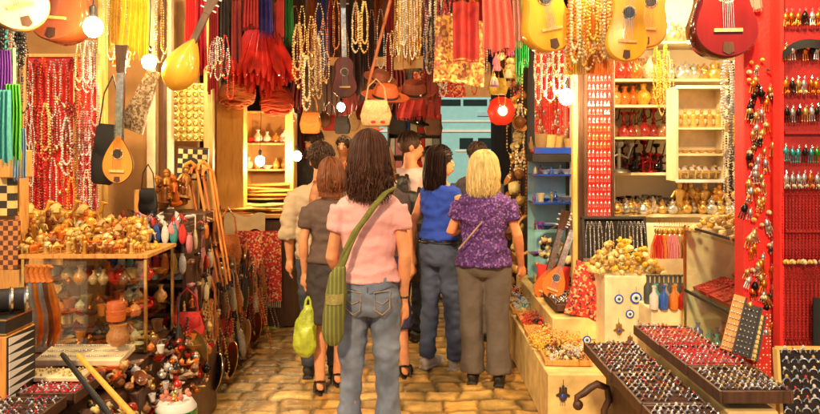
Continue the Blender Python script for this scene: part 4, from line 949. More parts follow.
# big pots
def pot(label, px, py, Y, prof, m, col, w, name='clay_pot', cat='pot'):
    s = w*Y/1400; mb = MB(); mb.lathe(prof, 20); return solid(name, mb, m, label, cat, P(px,py,Y), sc=s, color=col)
pot('red and yellow layered round box stacked above the black pot', 116, 320, 3.36, [(.001,0),(.9,0),(.95,.5),(.9,.52),(.95,1.0),(.88,1.02),(.92,1.5),(.85,1.8),(.001,1.85)], 'glaze', (.85,.2,.05), 20)
pot('black pot with orange belly under the red round box', 118, 345, 3.34, [(.001,0),(.6,0),(1,.5),(1,1.0),(.7,1.5),(.8,1.9),(.001,1.9)], 'glaze_pat', (.8,.5,.2), 22)
pot('tapered red-orange clay cup with a wide rim at lower left', 117, 388, 3.3, [(.001,0),(.5,0),(.62,1.2),(.75,2.0),(1.15,2.15),(1.2,2.5),(.9,2.55),(.001,2.4)], 'glaze', (.75,.12,.03), 20)
counter('plinth', 'low dark plinth carrying the clay pots', (-1.5,3.22,.3), (-1.25,3.42,.475), 'dark_wood', 'plinth')
# lower left heaps in front of the counter
counter('low_box', 'low box heaped with trinkets at the bottom left', (-1.56,2.7,0), (-1.02,3.2,.36), 'wood', 'box')
scatter(170, [(SHELL,'shell trinket'),(SHELL2,'curled trinket'),(BOWL,'little bowl'),(SLIP,'slipper')], ['gold','black','cream','brown','red','white','silver'], -1.5, -1.08, 2.75, 3.12, .36, .16, .018, .035, 'in the heap at the bottom left', 'bottom left heap')
counter('low_box', 'low box in front of the clay pots', (-1.56,3.25,0), (-1.12,3.9,.34), 'dark_wood', 'box')
scatter(250, [(TEA,'teapot'),(POT,'lidded pot'),(BOWL,'bowl'),(CUP,'cup'),(SLIP,'slipper'),(JUG,'jug')], ['gold','white','cream','brown','orange','silver','black','red'], -1.5, -1.10, 3.3, 3.88, .34, .28, .025, .05, 'in the pile of vessels by the gold plate', 'vessel pile at the left', upright=True)
pot('white pot with a green band and pink flowers at the bottom', 176, 424, 3.35, [(.001,0),(.8,0),(1,.4),(1,.9),(.8,1.2),(.001,1.25)], 'white', (1,1,1), 40)
t = MB(); t.lathe([(1.01,.35),(1.03,.4),(1.03,.75),(1.01,.8)], 20); o = solid('green_band', t, 'glaze', 'green band wound round the white pot', 'band', P(176,424,3.35), sc=40*3.35/1400, color=(.03,.3,.06))
for i in range(14): q = i*.9; SHELL.put(P(176,397,3.35)+Vector((math.cos(q)*.06, math.sin(q)*.06, U(0,.03))), (U(-1,1),U(-1,1),q), .018, 'pink flower in the white pot with the green band', 'pink flowers', CN['pink'])
counter('low_box', 'low dark box of trinkets under the red bag', (-1.5,3.94,0), (-1.19,4.32,.40), 'dark_wood', 'box')
scatter(150, [(POT,'lidded pot'),(BOWL,'bowl'),(SLIP,'slipper'),(IDOL,'figurine'),(SHELL,'trinket'),(CUP,'cup'),(TEA,'teapot')], ['gold','red','cream','brown','orange','black','gold'], -1.48, -1.2, 3.95, 4.3, .40, .34, .03, .06, 'on the low dark box under the red bag', 'trinkets under the red bag', upright=True)
scatter(110, [(POT,'lidded pot'),(BOWL,'bowl'),(SLIP,'slipper'),(IDOL,'figurine'),(SHELL,'trinket')], ['gold','red','cream','brown','orange','black'], -1.52, -1.26, 3.2, 3.4, .475, .12, .02, .045, 'heaped round the clay pots', 'heap round the clay pots')
for i in range(34):
    K, nm = R.choice([(POUCH,'pouch'),(BAG,'small purse'),(SLIP,'slipper')]); c = R.choice(['red','orange','pink','tan','black','gold','cream','brown']); y = 4.05+(i%10)*.09; x = -1.275 if y < 4.36 else -1.325
    K.put((x+U(-.01,.02), y, 1.12-.17*(i//10)+U(-.02,.02)), (0,U(-.1,.1),-1.4+U(-.3,.3)), U(.08,.12), '%s %s hanging on the side of the pouch rack' % (c, nm), 'goods on the side of the pouch rack', CN[c])
for i in range(5):
    y = 3.9+.42*i; t = thing('gold_plate', ['nearest','second','third','fourth','farthest'][i]+' small embossed plate leaning on the long counter front', 'plate', (-1.17-.01*i, y, .17+.05*(i%2)), (-.2,0,-1.0)); MB().lathe([(.001,0),(.07,0),(.08,.012),(.115,.018),(.115,.023),(.001,.006)], 24, rot=(math.pi/2,0,0)).obj('dish', ['gold','silver','gold','wood','gold'][i], t)
# gold plate
t = thing('gold_plate', 'large round gold plate leaning among the vessels', 'plate', P(184,366,3.95), (-.35,0,-.3)); MB().lathe([(.001,0),(.10,0),(.115,.014),(.165,.024),(.165,.03),(.11,.02),(.001,.008)], 28, rot=(math.pi/2,0,0), sc=(1,1.25,1)).obj('dish', 'gold', t)
b = MB(); b.ell((0,-.03,-.02), (.03,.02,.07), 10, 8); b.ell((0,-.035,.07), .025, 8, 6); b.obj('relief_figure', 'brass_fig', t, color=CN['gold'])
BAG.put(P(187,312,4.0), (0,0,.1), (.20,.2,.17), 'bright red bag hanging above the gold plate', None, (.75,.03,.02))
BAG.put(P(228,234,5.6), (0,0,.1), (.22,.2,.26), 'orange leather bag hanging beside the canes', None, (.85,.25,.05))
# goods along the counter front
kinds = [(BAG,'leather bag'),(POUCH,'drawstring pouch'),(BAG,'small satchel')]
for i in range(92):
    y = 3.95+3.1*(i/92)+U(-.03,.03); z = R.choice([.60,.56,.5,.4,.3]); K, nm = R.choice(kinds); c = R.choice(['brown','tan','black','orange','gold','cream','black','brown','red'])
    s = U(.14,.23); K.put((-1.31+U(-.03,.04), y, z), (U(-.1,.1),U(-.15,.15),-1.2+U(-.5,.5)), (s,s,s*U(.9,1.2)), '%s %s on the long counter front' % (c, nm), 'bags on the counter front', CN[c])
for i in range(44):
    y = 3.95+3.1*(i/44); c = R.choice(['cream','gold','brown','orange','tan','black','red']); NK[R.randrange(5)].put((-1.26+U(-.03,.03), y, U(.35,.68)), (U(-.2,.2),U(-.3,.3),1.57+U(-.6,.6)), (1,1,1), '%s bead rope on the long counter front' % c, 'bead ropes on the counter front', CN[c])
scatter(230, [(BOWL,'bowl'),(TEA,'teapot'),(SLIP,'slipper'),(POT,'lidded pot'),(SHELL,'trinket'),(JUG,'jug'),(ELE,'elephant')], ['gold','red','cream','brown','orange','silver','black','white'], -2.0, -1.38, 4.65, 6.6, .62, .14, .05, .10, 'on the long dark counter', 'goods on the long counter', upright=True)
# rug, bread table, shelves by the pillar
mb = MB(); mb.sheet(lambda u, v: ((u-.5)*.40, .012*math.sin(u*14)+.02*v, -v*.62), 20, 8, .01); o = solid('patterned_rug', mb, 'kilim', 'red patterned rug hanging in front of the flat bread table', 'rug', P(258,231,6.1))
mb = MB(); [mb.tube([(-.19+i*.0165,.02,-.62),(-.19+i*.0165,.02,-.67)], .003, 4) for i in range(24)]; mb.obj('fringe', 'cloth', o, color=CN['cream'])
t = thing('market_table', 'wooden table of stacked flat breads beside the pillar', 'table', (-1.36,6.15,0)); MB().box((0,.4,1.0), (.8,.8,.035)).obj('tabletop', 'wood', t, bev=.005)
MB().box((-.03,.42,.49), (.7,.72,.94)).obj('cabinet', 'dark_wood', t)
def flat(label, px, py, Y, w, col, i):
    s = w*Y/1400; mb = MB(); mb.lathe([(.001,0),(.9,0),(1,.04),(1,.09),(.85,.13),(.001,.11)], 20, sc=(1,.6,.8), mod=lambda a, z: 1+.05*math.sin(a*18+i)); return solid('flat_bread', mb, 'shell', label, 'bread', P(px,py,Y), (U(-.05,.05),U(-.06,.06),U(-.4,.4)), sc=s, color=col, group='flat breads on the table')
for i in range(16): flat('golden flat bread in the low stacks on the table', 224+(i%5)*14+U(-3,3), 213-(i//5)*3.6, 6.3+U(-.05,.25), U(30,44), R.choice([(1,.62,.25),(1,.8,.4),(.95,.5,.15)]), i)
for i in range(5): flat('golden flat tray in the taller stack near the bulb', 268+U(-3,3), 199-i*3.3, 6.75, U(46,56), R.choice([(1,.62,.25),(.95,.5,.15)]), i)
mb = MB(); mb.sheet(lambda u, v: ((u-.5)*.36, -.05-.02*v, -.16*v*(1+.2*math.sin(u*7))+.02*math.sin(u*9)), 16, 5, .01); solid('cloth_cover', mb, 'cloth', 'cream cloth draped over the edge of the bread table', 'cloth', P(246,214,6.2), color=(.85,.65,.35))
t = shelf_unit('wall_shelf', 'wooden shelves with orange bowls behind the small bulb', *[P(243,0,6.9).x, P(292,0,6.9).x], 6.9, 7.2, [P(0,y,6.9).z for y in (198,170,144,112)], 'wood', 'plaster', cat='shelf')
for py in (198,170,144):
    for i in range(5):
        K, nm = R.choice([(BOWL2,'bowl'),(VASE,'vase'),(POT,'lidded pot')]); c = R.choice(['orange','red','white','gold']); p = P(249+i*9,py-1,7.0); K.put(p, (0,0,U(-3,3)), U(.08,.11), '%s %s on the shelves behind the small bulb' % (c, nm), 'vessels on the small wooden shelves', CN[c])
post('pale post at the right of the small wooden shelves', 289, 6.8, 8, 108, 200, 'pale_wood')
rope_bundle(237, 94, 6.1, 36, 24, 'wide orange rope bundle on top of the wooden pillar', (.85,.22,.05), 1)
rope_bundle(236, 74, 6.15, 22, 18, 'small orange rope bundle stacked on the wide one', (.85,.25,.06), 2)
rope_bundle(277, 102, 6.5, 32, 25, 'red-orange rope bundle above the small shelves', (.8,.12,.04), 3)
t = MB()
for i in range(60):
    q = i*.61; r = .02+.13*math.sqrt(i/60); t.tube([(math.cos(q)*r*.5,math.sin(q)*r*.5,.05),(math.cos(q)*r*1.2,math.sin(q)*r,-.15),(math.cos(q)*r*1.35,math.sin(q)*r*1.1,-.33+r)], [.015,.022,.006], 5)
solid('chilli_bunch', t, 'glaze', 'big hanging bunch of glossy red peppers above the small shelves', 'peppers', P(262,42,6.0), sc=1.6, color=(.75,.03,.02))
mb = MB(); mb.ell((0,0,0), (.14,.10,.17), 12, 8); remesh(mb, 'produce_bag', 'plastic_bag', None, .02, 1, .02, 8, 1, loc=P(270,330,6.3)); tag(bpy.data.objects['produce_bag'], 'blurred green bag on the ground at the end of the left counter', 'bag'); bpy.data.objects['produce_bag'].color = (.3,.6,.1,1)
for i in range(5): BAG.put(P(268+i*4, 300+i*3, 6.9+.1*i), (0,0,-.8), (.2,.2,.5), ['black','dark brown','black','grey','brown'][i]+' long bag standing at the end of the left counter', 'long bags at the counter end', CN[['black','brown','black','grey','brown'][i]])
# ================================================================ RIGHT SIDE
# low bench, upper step, panel with amulets
counter('low_bench', 'low cream bench with trays of jewelry beside the blonde woman', (.775,3.93,0), (1.25,6.3,.33), 'cream_board', 'bench')
counter('step_box', 'upper cream step behind the low bench with the black tray', (.94,4.62,.334), (1.5,6.2,.48), 'cream_board', 'bench')
a = P(605,276,4.4); b = P(667,276,4.4)
counter('display_box', 'cream box with evil eye amulets hung on its front', (a.x,4.4,.005), (b.x,4.72,a.z), 'cream_plain', 'box')
counter('display_counter', 'cream counter under the glass showcase at right', (1.36,2.45,.0), (2.3,3.95,.55), 'cream_board')
counter('display_counter', 'cream stand under the nearest ring trays', (1.16,2.55,0), (1.345,3.45,.64), 'cream_board')
counter('low_plinth', 'dark plinth under the lower ring trays', (.95,2.35,0), (1.12,3.4,.56), 'dark_wood', 'plinth')
def amul(K, px, py, r, Y, l, col=None): K.put(P(px,py,Y), (0,U(-.1,.1),0), r*Y/700, l, 'amulets on the cream box', col)
amul(EYE, 619, 299, 4.6, 4.39, 'evil eye amulet at the upper left of the cream box front')
amul(EYE, 636, 298, 6, 4.39, 'largest evil eye amulet in the middle of the cream box front')
amul(EYE, 630, 314, 4.4, 4.39, 'evil eye amulet hanging below the two upper ones')
amul(EYE, 643, 321, 4.6, 4.37, 'evil eye amulet lowest on the cream box, by the tray corner')
amul(HAM, 649, 298, 6.5, 4.39, 'dark hand amulet at the right of the cream box front', CN['brown'])
amul(HAM, 619, 329, 6.5, 4.39, 'bronze hand amulet at the lower left of the cream box', CN['gold'])
amul(HAM, 630, 341, 5.5, 4.39, 'bronze hand amulet half hidden by the ring tray', CN['tan'])
amul(EYE, 587, 340, 4.4, 3.9, 'evil eye amulet hanging beside the corner of the lower ring tray')
amul(HAM, 563, 394, 8.5, 3.92, 'dark hand amulet on the front of the low bench', (.25,.2,.2))
amul(EYE, 609, 345, 4, 3.9, 'small evil eye amulet above the lower ring tray')
# ornate bracket
mb = MB(); Yb = 3.3; o = P(588,400,Yb)
mb.tube([P(x,y,Yb)-o for x, y in ((576,404),(577,397),(584,393),(590,388),(597,384),(607,388),(609,400),(604,410),(606,440))], [.01,.015,.018,.018,.019,.016,.018,.016,.022], 8)
mb.ell(P(578,405,Yb)-o, (.025,.02,.025), 8, 6)
solid('carved_bracket', mb, 'dark_wood', 'curved dark carved bracket under the lower ring tray', 'bracket', o)
# ring trays
PS = ['silver','cream','gold','red','brown','cream','silver','orange']
ring_tray('ring tray of silver rings, farthest of the lower row at right', .862, 1.09, 2.99, 3.42, .63, PS, 0, 'the farthest lower ring tray', 0, 10, 10)
ring_tray('ring tray of silver rings, middle of the lower row at right', .868, 1.10, 2.62, 2.96, .632, PS, 1, 'the middle lower ring tray', 0, 8, 10)
ring_tray('ring tray of white stones, nearest of the lower row at right', .872, 1.105, 2.2, 2.59, .63, ['white','silver','silver','grey'], 0, 'the nearest lower ring tray', 0, 9, 10)
ring_tray('ring tray of brown and silver rings, farthest of the upper row at right', 1.12, 1.36, 3.14, 3.46, .705, ['brown','silver','orange','silver','brown'], 0, 'the farthest upper ring tray', 0, 8, 11, 'red_foam')
ring_tray('ring tray of red stones and silver, middle of the upper row at right', 1.125, 1.37, 2.84, 3.11, .707, ['red','silver','dark red','silver','pink'], 1, 'the middle upper ring tray', 0, 7, 11, 'red_foam')
ring_tray('ring tray of gold rings, nearest of the upper row at right', 1.13, 1.375, 2.54, 2.81, .705, ['gold','silver','cream','gold'], 1, 'the nearest upper ring tray', 0, 7, 11)
# trays and jewelry on low bench
def dish(label, x, y, z, w, d, m, fill, fk, grp, n=45, tilt=0):
    t = thing('wooden_tray', label, 'tray', (x, y, z), (0,0,tilt)); MB().box((0,0,.008), (w,d,.014)).obj('tray_base', m, t)
    for s in (-1,1): MB().box((s*w/2,0,.016), (.014,d+.014,.03)).obj('rim', m, t, bev=.002); MB().box((0,s*d/2,.016), (w-.016,.014,.03)).obj('rim', m, t, bev=.002)
    for i in range(n):
        K, nm = R.choice(fk); c = R.choice(fill); q = Vector((U(-w/2+.02,w/2-.02), U(-d/2+.02,d/2-.02), 0)); q.rotate(Euler((0,0,tilt)))
        K.put((x+q.x, y+q.y, z+.022+U(0,.02)), (U(-.5,.5),U(-.5,.5),U(-3,3)), U(.018,.03) if K in (SHELL,SHELL2,BOWL,CAMEL) else U(.5,.8), '%s %s lying in the %s' % (c, nm, grp), 'trinkets in the '+grp, CN[c])
def coil():
    mb = MB()
    for q in range(4):
        a = q*1.1; [mb.ico((math.cos(i*.52+a)*(.05+.008*q)+.01*q, math.sin(i*.52)*(.035+.006*q), .006*q), .009) for i in range(12)]
    return single(mb, 'bead_bracelet', 'bead', 'bracelet')
COIL = coil()
dish('red-brown wooden tray of mixed jewelry nearest on the low bench', .93, 4.22, .334, .26, .30, 'wood', ['white','silver','brown','black','gold'], [(SHELL,'shell'),(COIL,'bracelet'),(SHELL2,'trinket')], 'nearest bench tray', 50, -.05)
dish('tray of amber bead bracelets in the middle of the low bench', .90, 4.62, .334, .22, .34, 'wood', ['orange','gold','yellow','tan'], [(COIL,'bead bracelet')], 'amber bench tray', 34)
dish('dark tray of brown and red jewelry farther on the low bench', .93, 5.05, .334, .26, .36, 'wood', ['brown','dark red','black','red','orange'], [(COIL,'bead bracelet'),(SHELL2,'trinket')], 'dark bench tray', 40)
dish('far tray of white and blue trinkets by the blonde woman', .91, 5.52, .334, .24, .36, 'wood', ['white','turquoise','silver','blue','cream'], [(SHELL,'shell'),(COIL,'bead bracelet')], 'far bench tray', 44)
dish('farthest tray of striped bracelets beside the blonde woman', .94, 5.98, .334, .26, .34, 'wood', ['white','red','orange','black'], [(COIL,'bead bracelet')], 'farthest bench tray', 40)
scatter(50, [(COIL,'bead bracelet')], ['orange','yellow','gold'], .80, 1.05, 4.3, 4.6, .334, .04, .6, .9, 'loose on the low bench', 'loose bracelets on the bench')
ring_tray('black tray of silver rings on the upper cream step', .99, 1.20, 4.72, 5.15, .53, ['white','silver','silver','grey'], 0, 'the black tray on the step', 0, 12, 8)
# red pillows, carved wooden board
def cushion(label, px, py, Y, w, h, rot, m, name='cushion', col=(1,1,1)):
    s = Y/1400; mb = MB(); rg = []
    for z in (-1,-.85,-.4,0,.4,.85,1):
        k = 1-.05*(1-z*z); rg.append([(math.copysign(abs(math.cos(q*math.pi/10))**.45, math.cos(q*math.pi/10))*w*s*k, math.sin(q*math.pi/10)*.055*(1-z*z*.85)+.004, z*h*s*(1+.05*abs(math.cos(q*math.pi/10)))) for q in range(20)])
    mb.loft(rg); return solid(name, mb, m, label, 'cushion', P(px,py,Y), rot, color=col)
cushion('red patterned cushion standing on the cream step', 588, 291, 4.66, 36, 52, (-.2,.25,-.15), 'kilim')
cushion('plain orange-red cushion behind the black tray', 553, 282, 5.35, 34, 32, (-.2,.1,0), 'red_cloth', col=(1,1,1))
guitar('lute', 'orange lute leaning behind the black tray with its neck tilted right', 'lute', P(549,298,4.98), (-.1,.36,0), .25, (.7,.15,.03), (.85,.25,.05), w=.19, neck=.26, deep=.06, lute=True)
guitar('lute', 'dark orange lute leaning just left of the brighter one', 'lute', P(541,300,5.25), (-.1,.3,0), .25, (.5,.1,.02), (.7,.18,.04), w=.18, neck=.3, deep=.06, lute=True)
mb = MB(); mb.loft([[(-.02,0,0),(.02,0,0),(.0,.04,.12)],[(-.02,.06,0),(.02,.06,0),(.0,.05,.12)]]); solid('teal_cloth', mb, 'cloth', 'small folded teal cloth at the foot of the red cushion', 'cloth', P(604,321,4.8), color=(.05,.3,.32))
# shells heap on cream box
scatter(170, [(SHELL,'seashell'),(SHELL2,'spiral seashell')], ['cream','yellow','white','tan'], 1.19, 1.60, 4.40, 4.72, a.z, .20, .024, .042, 'in the heap on the cream box', 'seashell heap on the cream box')
# black and white necklaces tray
t = thing('necklace_rack', 'black tilted rack of black and white bead necklaces above the shells', 'rack', P(615,258,4.84), (-.2,0,0)); w = 62*4.84/700; h = 40*4.84/700
MB().box((0,.02,h/2), (w,.02,h)).obj('backing', 'black_velvet', t)
for s in (-1,1): MB().box((s*w/2,.0,h/2), (.018,.05,h)).obj('frame', 'black', t)
MB().box((0,.0,h), (w+.018,.05,.018)).obj('frame', 'black', t)
for i in range(15):
    c = R.choice(['white','silver','white','black','grey']); NK[R.choice([0,2])].put(P(588+i*3.9, 222, 4.86), (-.12,0,U(-.2,.2)), (.5,1,U(.55,.65)), '%s bead necklace on the black tilted rack' % c, 'necklaces on the black rack', CN[c])
# wall shelves with hookahs
X0 = P(612,0,5.1).x; X1 = P(748,0,5.1).x
t = shelf_unit('wall_shelves', 'white wall shelves of hookahs and candle holders in the right shop', X0, X1, 5.1, 5.45, [P(0,y,5.1).z for y in (216,174,138,106,80,42)], 'cream_plain', 'white_wall', top=P(0,-60,5.1).z)
def row(py, n, K, nm, cols, s, j=0, px0=616, px1=676, Y=5.2, up=.012, rot=None):
    for i in range(n):
        c = R.choice(cols); p = P(px0+(px1-px0)*(i+.5)/n+U(-1,1), py, 5.1); p.y = Y+U(-.03,.06); p.z += up
        K.put(p, rot or (0,0,U(-.7,.7)), s*U(.85,1.15), '%s %s on the white wall shelves' % (c, nm), nm+'s on the white wall shelves', CN[c])
def candel():
    a = MB(); a.lathe([(.001,0),(.3,0),(.25,.06),(.05,.12),(.05,.6),(.12,.65),(.14,.75),(.001,.75)], 10)
    b = MB()
    for s in (-1,1): b.tube([(0,0,.45),(s*.22,0,.35),(s*.3,0,.6)], .04, 5); b.lathe([(.05,.6),(.1,.66),(.1,.72),(.001,.72)], 8, (s*.3,0,0))
    return multi('candle_holder', 'candle holder', [('stem', a, 'metal'), ('arms', b, 'metal')])
CAND = candel()
counter('wall_counter', 'cream counter below the white wall shelves', (1.34,4.95,0), (2.5,5.08,1.06), 'cream_plain')
for i in range(70): K, nm = R.choice([(TEA,'teapot'),(BOWL2,'bowl'),(CUP,'cup')]); c = R.choice(['silver','gold','cream','orange','red']); K.put((1.62+U(0,.3), 3.2+U(0,.58), .83 if i < 40 else .562), (0,0,U(-2,2)), U(.025,.045), '%s little %s inside the glass showcase' % (c, nm), 'little wares in the showcase', CN[c])
row(106, 6, VASE, 'vase', ['orange','yellow','gold'], .11, px1=672); row(106, 5, IDOL, 'statuette', ['orange','tan','white'], .12, px1=672, Y=5.33)
row(138, 8, HOOK, 'hookah', ['dark red','black','brown','grey'], .21, px1=680); row(138, 10, BOT, 'flask', ['red','dark red','silver'], .08, px1=676, Y=5.35)
row(174, 9, CAND, 'candle holder', ['black','dark red','dark red'], .17, px1=676); row(174, 5, HOOK, 'hookah', ['dark red','black'], .24, px1=674, Y=5.34)
row(174, 1, CAND, 'tall lantern holder', ['grey'], .3, px1=626, Y=5.15)
row(80, 12, VASE, 'painted vase', ['white','orange','cream','red'], .12, px1=674); row(80, 10, JUG, 'metal jug', ['silver','gold'], .11, px0=674, px1=745); row(42, 14, JUG, 'upper jug', ['silver','gold','cream'], .12, px1=745); row(106, 8, TEA, 'metal teapot', ['silver','gold'], .10, px0=674, px1=745); row(138, 10, CAND, 'small candle stand', ['silver','gold','cream'], .10, px0=676, px1=745)
row(216, 16, JUG, 'jug', ['silver','gold','grey'], .09, px1=742, Y=5.16); row(216, 14, CAND, 'candle holder', ['brown','black','silver'], .16, px1=742, Y=5.3); row(216, 9, IDOL, 'statuette', ['brown','cream','tan'], .15, px0=680, px1=745, Y=5.2)
row(216, 7, TEA, 'teapot', ['gold','cream','silver'], .13, px0=612, px1=650, Y=5.08)
# cream glass-front wall cabinet
YC = 4.62; p0 = P(677,181,YC); p1 = P(727,87,YC); w = p1.x-p0.x; h = p1.z-p0.z
t = thing('wall_cabinet', 'cream glass-fronted cabinet of white ornaments hanging at right', 'cabinet', (p0.x+w/2, YC, p0.z))
MB().box((0,.17,h/2), (w,.015,h)).obj('back_panel', 'cream_plain', t)
for s in (-1,1): MB().box((s*w/2,.085,h/2), (.018,.17,h)).obj('side_panel', 'cream_plain', t)
for z in (0,h*.28,h*.56,h): MB().box((0,.085,z), (w-.02,.165,.014)).obj('shelf_board', 'cream_plain', t)
for z in (0, h): MB().box((0,-.006,z), (w+.018,.012,.02)).obj('door_rail', 'white', t)
for i in range(7): CAMEL.put((p0.x+.03+i*w/7, YC+.08, p0.z+.01), (0,0,U(-.3,.3)), .085, 'white ornament on the bottom shelf of the cream cabinet', 'ornaments in the cream cabinet', CN['white'])
for i in range(6): BOWL2.put((p0.x+.03+i*w/6, YC+.08, p0.z+h*.28+.01), (0,0,U(-.3,.3)), .045, 'gold bowl on the middle shelf of the cream cabinet', 'bowls in the cream cabinet', CN['gold'])
for i in range(6): IDOL.put((p0.x+.03+i*w/6, YC+.08, p0.z+h*.56+.01), (0,0,U(-.3,.3)), .085, 'cream ornament on the top shelf of the cream cabinet', 'ornaments in the cream cabinet', CN['cream'])
# hanging hoses / silver strings beside the cabinet
for i in range(12):
    c = ['silver','black','white','gold','silver','black','grey','yellow','silver','white','black','silver'][i]; NK[R.choice([0,4,2])].put(P(727+(i%4)*4.5, 62+(i//4)*42, 3.9+.05*(i%3)), (0,0,U(-.6,.6)), (1,1,.75), '%s metal charm string between cabinet and red pillar' % c, 'charm strings by the red pillar', CN[c])
for i in range(5): BOWL2.put(P(728, 75+i*27, 4.0), (1.3,.2,.2), .04, 'round %s disc hanging beside the cream cabinet' % (['gold','silver','gold','silver','cream'][i]), 'hanging discs', CN[['gold','silver','gold','silver','cream'][i]])
# earring panel and dark post
post('dark red-brown post at the left of the earring panel', 581, 5.0, 5, 60, 330, 'dark_wood')
post('pale gold post left of the dark post', 575.5, 5.02, 5, 60, 330, 'pale_wood')
board('red panel of rows of white earrings between dark post and shelves', 587, 45, 611, 219, 4.95, 'bright_red', 'dark_wood')
for j in range(20):
    for i in range(6):
        c = ['white','silver','white','gold'][(j//3)%4]; ER.put(P(589.5+i*3.9+U(-.4,.4), 50+j*8.4, 4.93), (0,0,U(-.4,.4)), .85, '%s earring on the narrow red panel' % c, 'earrings on the red panel', CN[c])
# red curtain with blue case
a = P(530,152,6.25); mb = MB(); mb.sheet(lambda u, v: ((u)*.48, .02*math.sin(u*26)+.01*math.sin(u*60), v*1.15), 50, 10, .008); solid('red_curtain', mb, 'stud_red', 'red glittering curtain behind the bright bulb at right', 'curtain', a)
for i in range(60): 
    c = R.choice(['gold','white','cream']); ER.put(P(U(532,578), U(55,148), 6.15), (0,0,U(-.5,.5)), 1.1, '%s trinket pinned to the red glittering curtain' % c, 'trinkets on the red curtain', CN[c])
t = thing('display_case', 'glass display case, blue glow coloured into its boards, beside the shell string pillar', 'showcase', (P(554,0,5.7).x, 5.7, 0)); w = 40*5.7/700; zt = P(0,158,5.7).z
for z in (.49,.7,.92,1.15,1.38): MB().box((0,.15,z), (w,.3,.012)).obj('shelf_board', 'blue' if z > 1.1 else 'glass', t)
MB().box((0,.31,1.0), (w,.01,1.02)).obj('back_panel', 'lblue', t); MB().box((0,.15,zt), (w+.03,.34,.06)).obj('top_board', 'black', t)  # blue glow of the case put into board and back colours, no lamp
MB().box((0,-.004,zt+.06), (w,.01,.05)).obj('blue_sign', 'blue', t)
for s in (-1,1): MB().box((s*w/2,.15,1.0), (.014,.3,1.02)).obj('side_panel', 'glass', t)
MB().box((0,.15,.49-.01), (w,.3,.01)).obj('base', 'dark_wood', t)
for z in (.49,.7,.92,1.15,1.38):
    for i in range(7):
        K, nm = R.choice([(BOT,'bottle'),(CUP,'cup'),(BOWL2,'bowl'),(IDOL,'figurine')]); c = R.choice(['white','purple','blue','silver','cream','cream']); K.put((P(537+i*5.4,0,5.7).x, 5.7+U(.05,.15), z+.008), (0,0,U(-2,2)), U(.05,.085), '%s %s in the blue display case' % (c, nm), 'wares in the blue display case', CN[c])
for i in range(9): CUP.put(P(536+i*4.7,149,5.8)+Vector((0,U(0,.15),0)), (0,0,0), U(.1,.15), 'tall wooden cup on top of the blue display case', 'wooden cups on the display case', CN[R.choice(['tan','orange','gold'])])
scatter(60, [(SHELL,'cowrie'),(SHELL2,'spiral cowrie'),(POT,'pot')], ['cream','white','black','tan'], 1.0, 1.33, 5.45, 5.65, .48, .5, .03, .05, 'in front of the blue display case', 'shells by the blue display case', lambda u, v: .4+.6*v)
# pillar of shells and brown beads
post('dark post wrapped in hanging brown gourds and beads', 517, 6.5, 9, -40, 330, 'dark_wood')
for i in range(34): 
    K, nm = R.choice([(SHELL2,'gourd'),(BOWL,'basket'),(SHELL,'gourd')]); c = R.choice(['brown','tan','gold','cream']); K.put(P(516+U(-7,7), 62+i*6.6, 6.35+U(-.1,.05)), (U(-1,1),U(-1,1),U(-3,3)), U(.06,.085), '%s %s hanging on the dark post' % (c, nm), 'gourds on the dark post', CN[c])
for i in range(7): NK[i%5].put(P(508+i*3, 60+(i%3)*45, 6.3), (0,0,U(-.5,.5)), (1.2,1,1.5), '%s bead rope along the dark gourd post' % ['brown','gold','tan','red','cream','orange','gold'][i], 'bead ropes on the gourd post', CN[['brown','gold','tan','red','cream','orange','gold'][i]])
t = MB(); t.tube([(math.cos(q*math.pi/12)*.10, 0, math.sin(q*math.pi/12)*.17) for q in range(25)], .014, 8); solid('cane_hoop', t, 'wood', 'oval cane hoop hanging low on the gourd post', 'hoop', P(525,235,6.2), (0,.2,.2))
# glass showcase at right
t = thing('glass_showcase', 'glass showcase with red trays and coloured bottles under the shells', 'showcase', (1.5,3.16,.55)); L = .66
for z in (.004,.27,.60): MB().box((.22,L/2,z), (.44,L,.01)).obj('shelf_board', 'glass' if z > .1 else 'cream_plain', t)
for y in (0,L):
    for x in (0,.44): MB().box((x,y,.31), (.014,.014,.63)).obj('corner_post', 'gold' if y else 'black', t)
for z in (.625,.275): MB().box((0,L/2,z), (.013,L-.016,.013)).obj('edge_rail', 'black', t); MB().box((.22,0,z), (.425,.013,.013)).obj('edge_rail', 'black', t)
MB().box((0,L/2,.31), (.004,L-.02,.6)).obj('glass_pane', 'glass', t); MB().box((.44,L/2,.31), (.006,L,.6)).obj('back_panel', 'cream_plain', t); MB().box((.22,L+.01,.31), (.43,.006,.6)).obj('end_panel', 'cream_plain', t)
for i, (y, x) in enumerate(((3.3,1.62),(3.5,1.62),(3.7,1.62),(3.3,1.83),(3.5,1.83),(3.7,1.83))):
    mb = MB(); mb.box((0,0,.01), (.18,.17,.02)); o = solid('red_tray', mb, 'red_foam', 'small red tray in the glass showcase, %s' % ['nearest left','middle left','farthest left','nearest back','middle back','farthest back'][i], 'tray', (x,y,.86 if i < 3 else .93), (-.0,-.32,0), group='red trays in the showcase')
    b = MB(); [b.ico((U(-.08,.08),U(-.075,.075),.025), .007) for _ in range(40)]; b.obj('stones', 'glaze', o, color=(.8,.08,.05))
for i in range(40):
    c = R.choice(['yellow','blue','green','orange','turquoise','pink']); BOT.put((1.53+U(0,.35), 3.2+U(0,.58), .562), (0,0,0), U(.06,.1), '%s little bottle on the floor of the showcase' % c, 'bottles in the showcase', CN[c])
scatter(100, [(SHELL,'seashell'),(SHELL2,'spiral seashell')], ['cream','yellow','tan','cream'], 1.5, 1.95, 3.2, 3.85, 1.16, .10, .022, .038, 'in the heap on the glass showcase', 'seashell heap on the showcase')
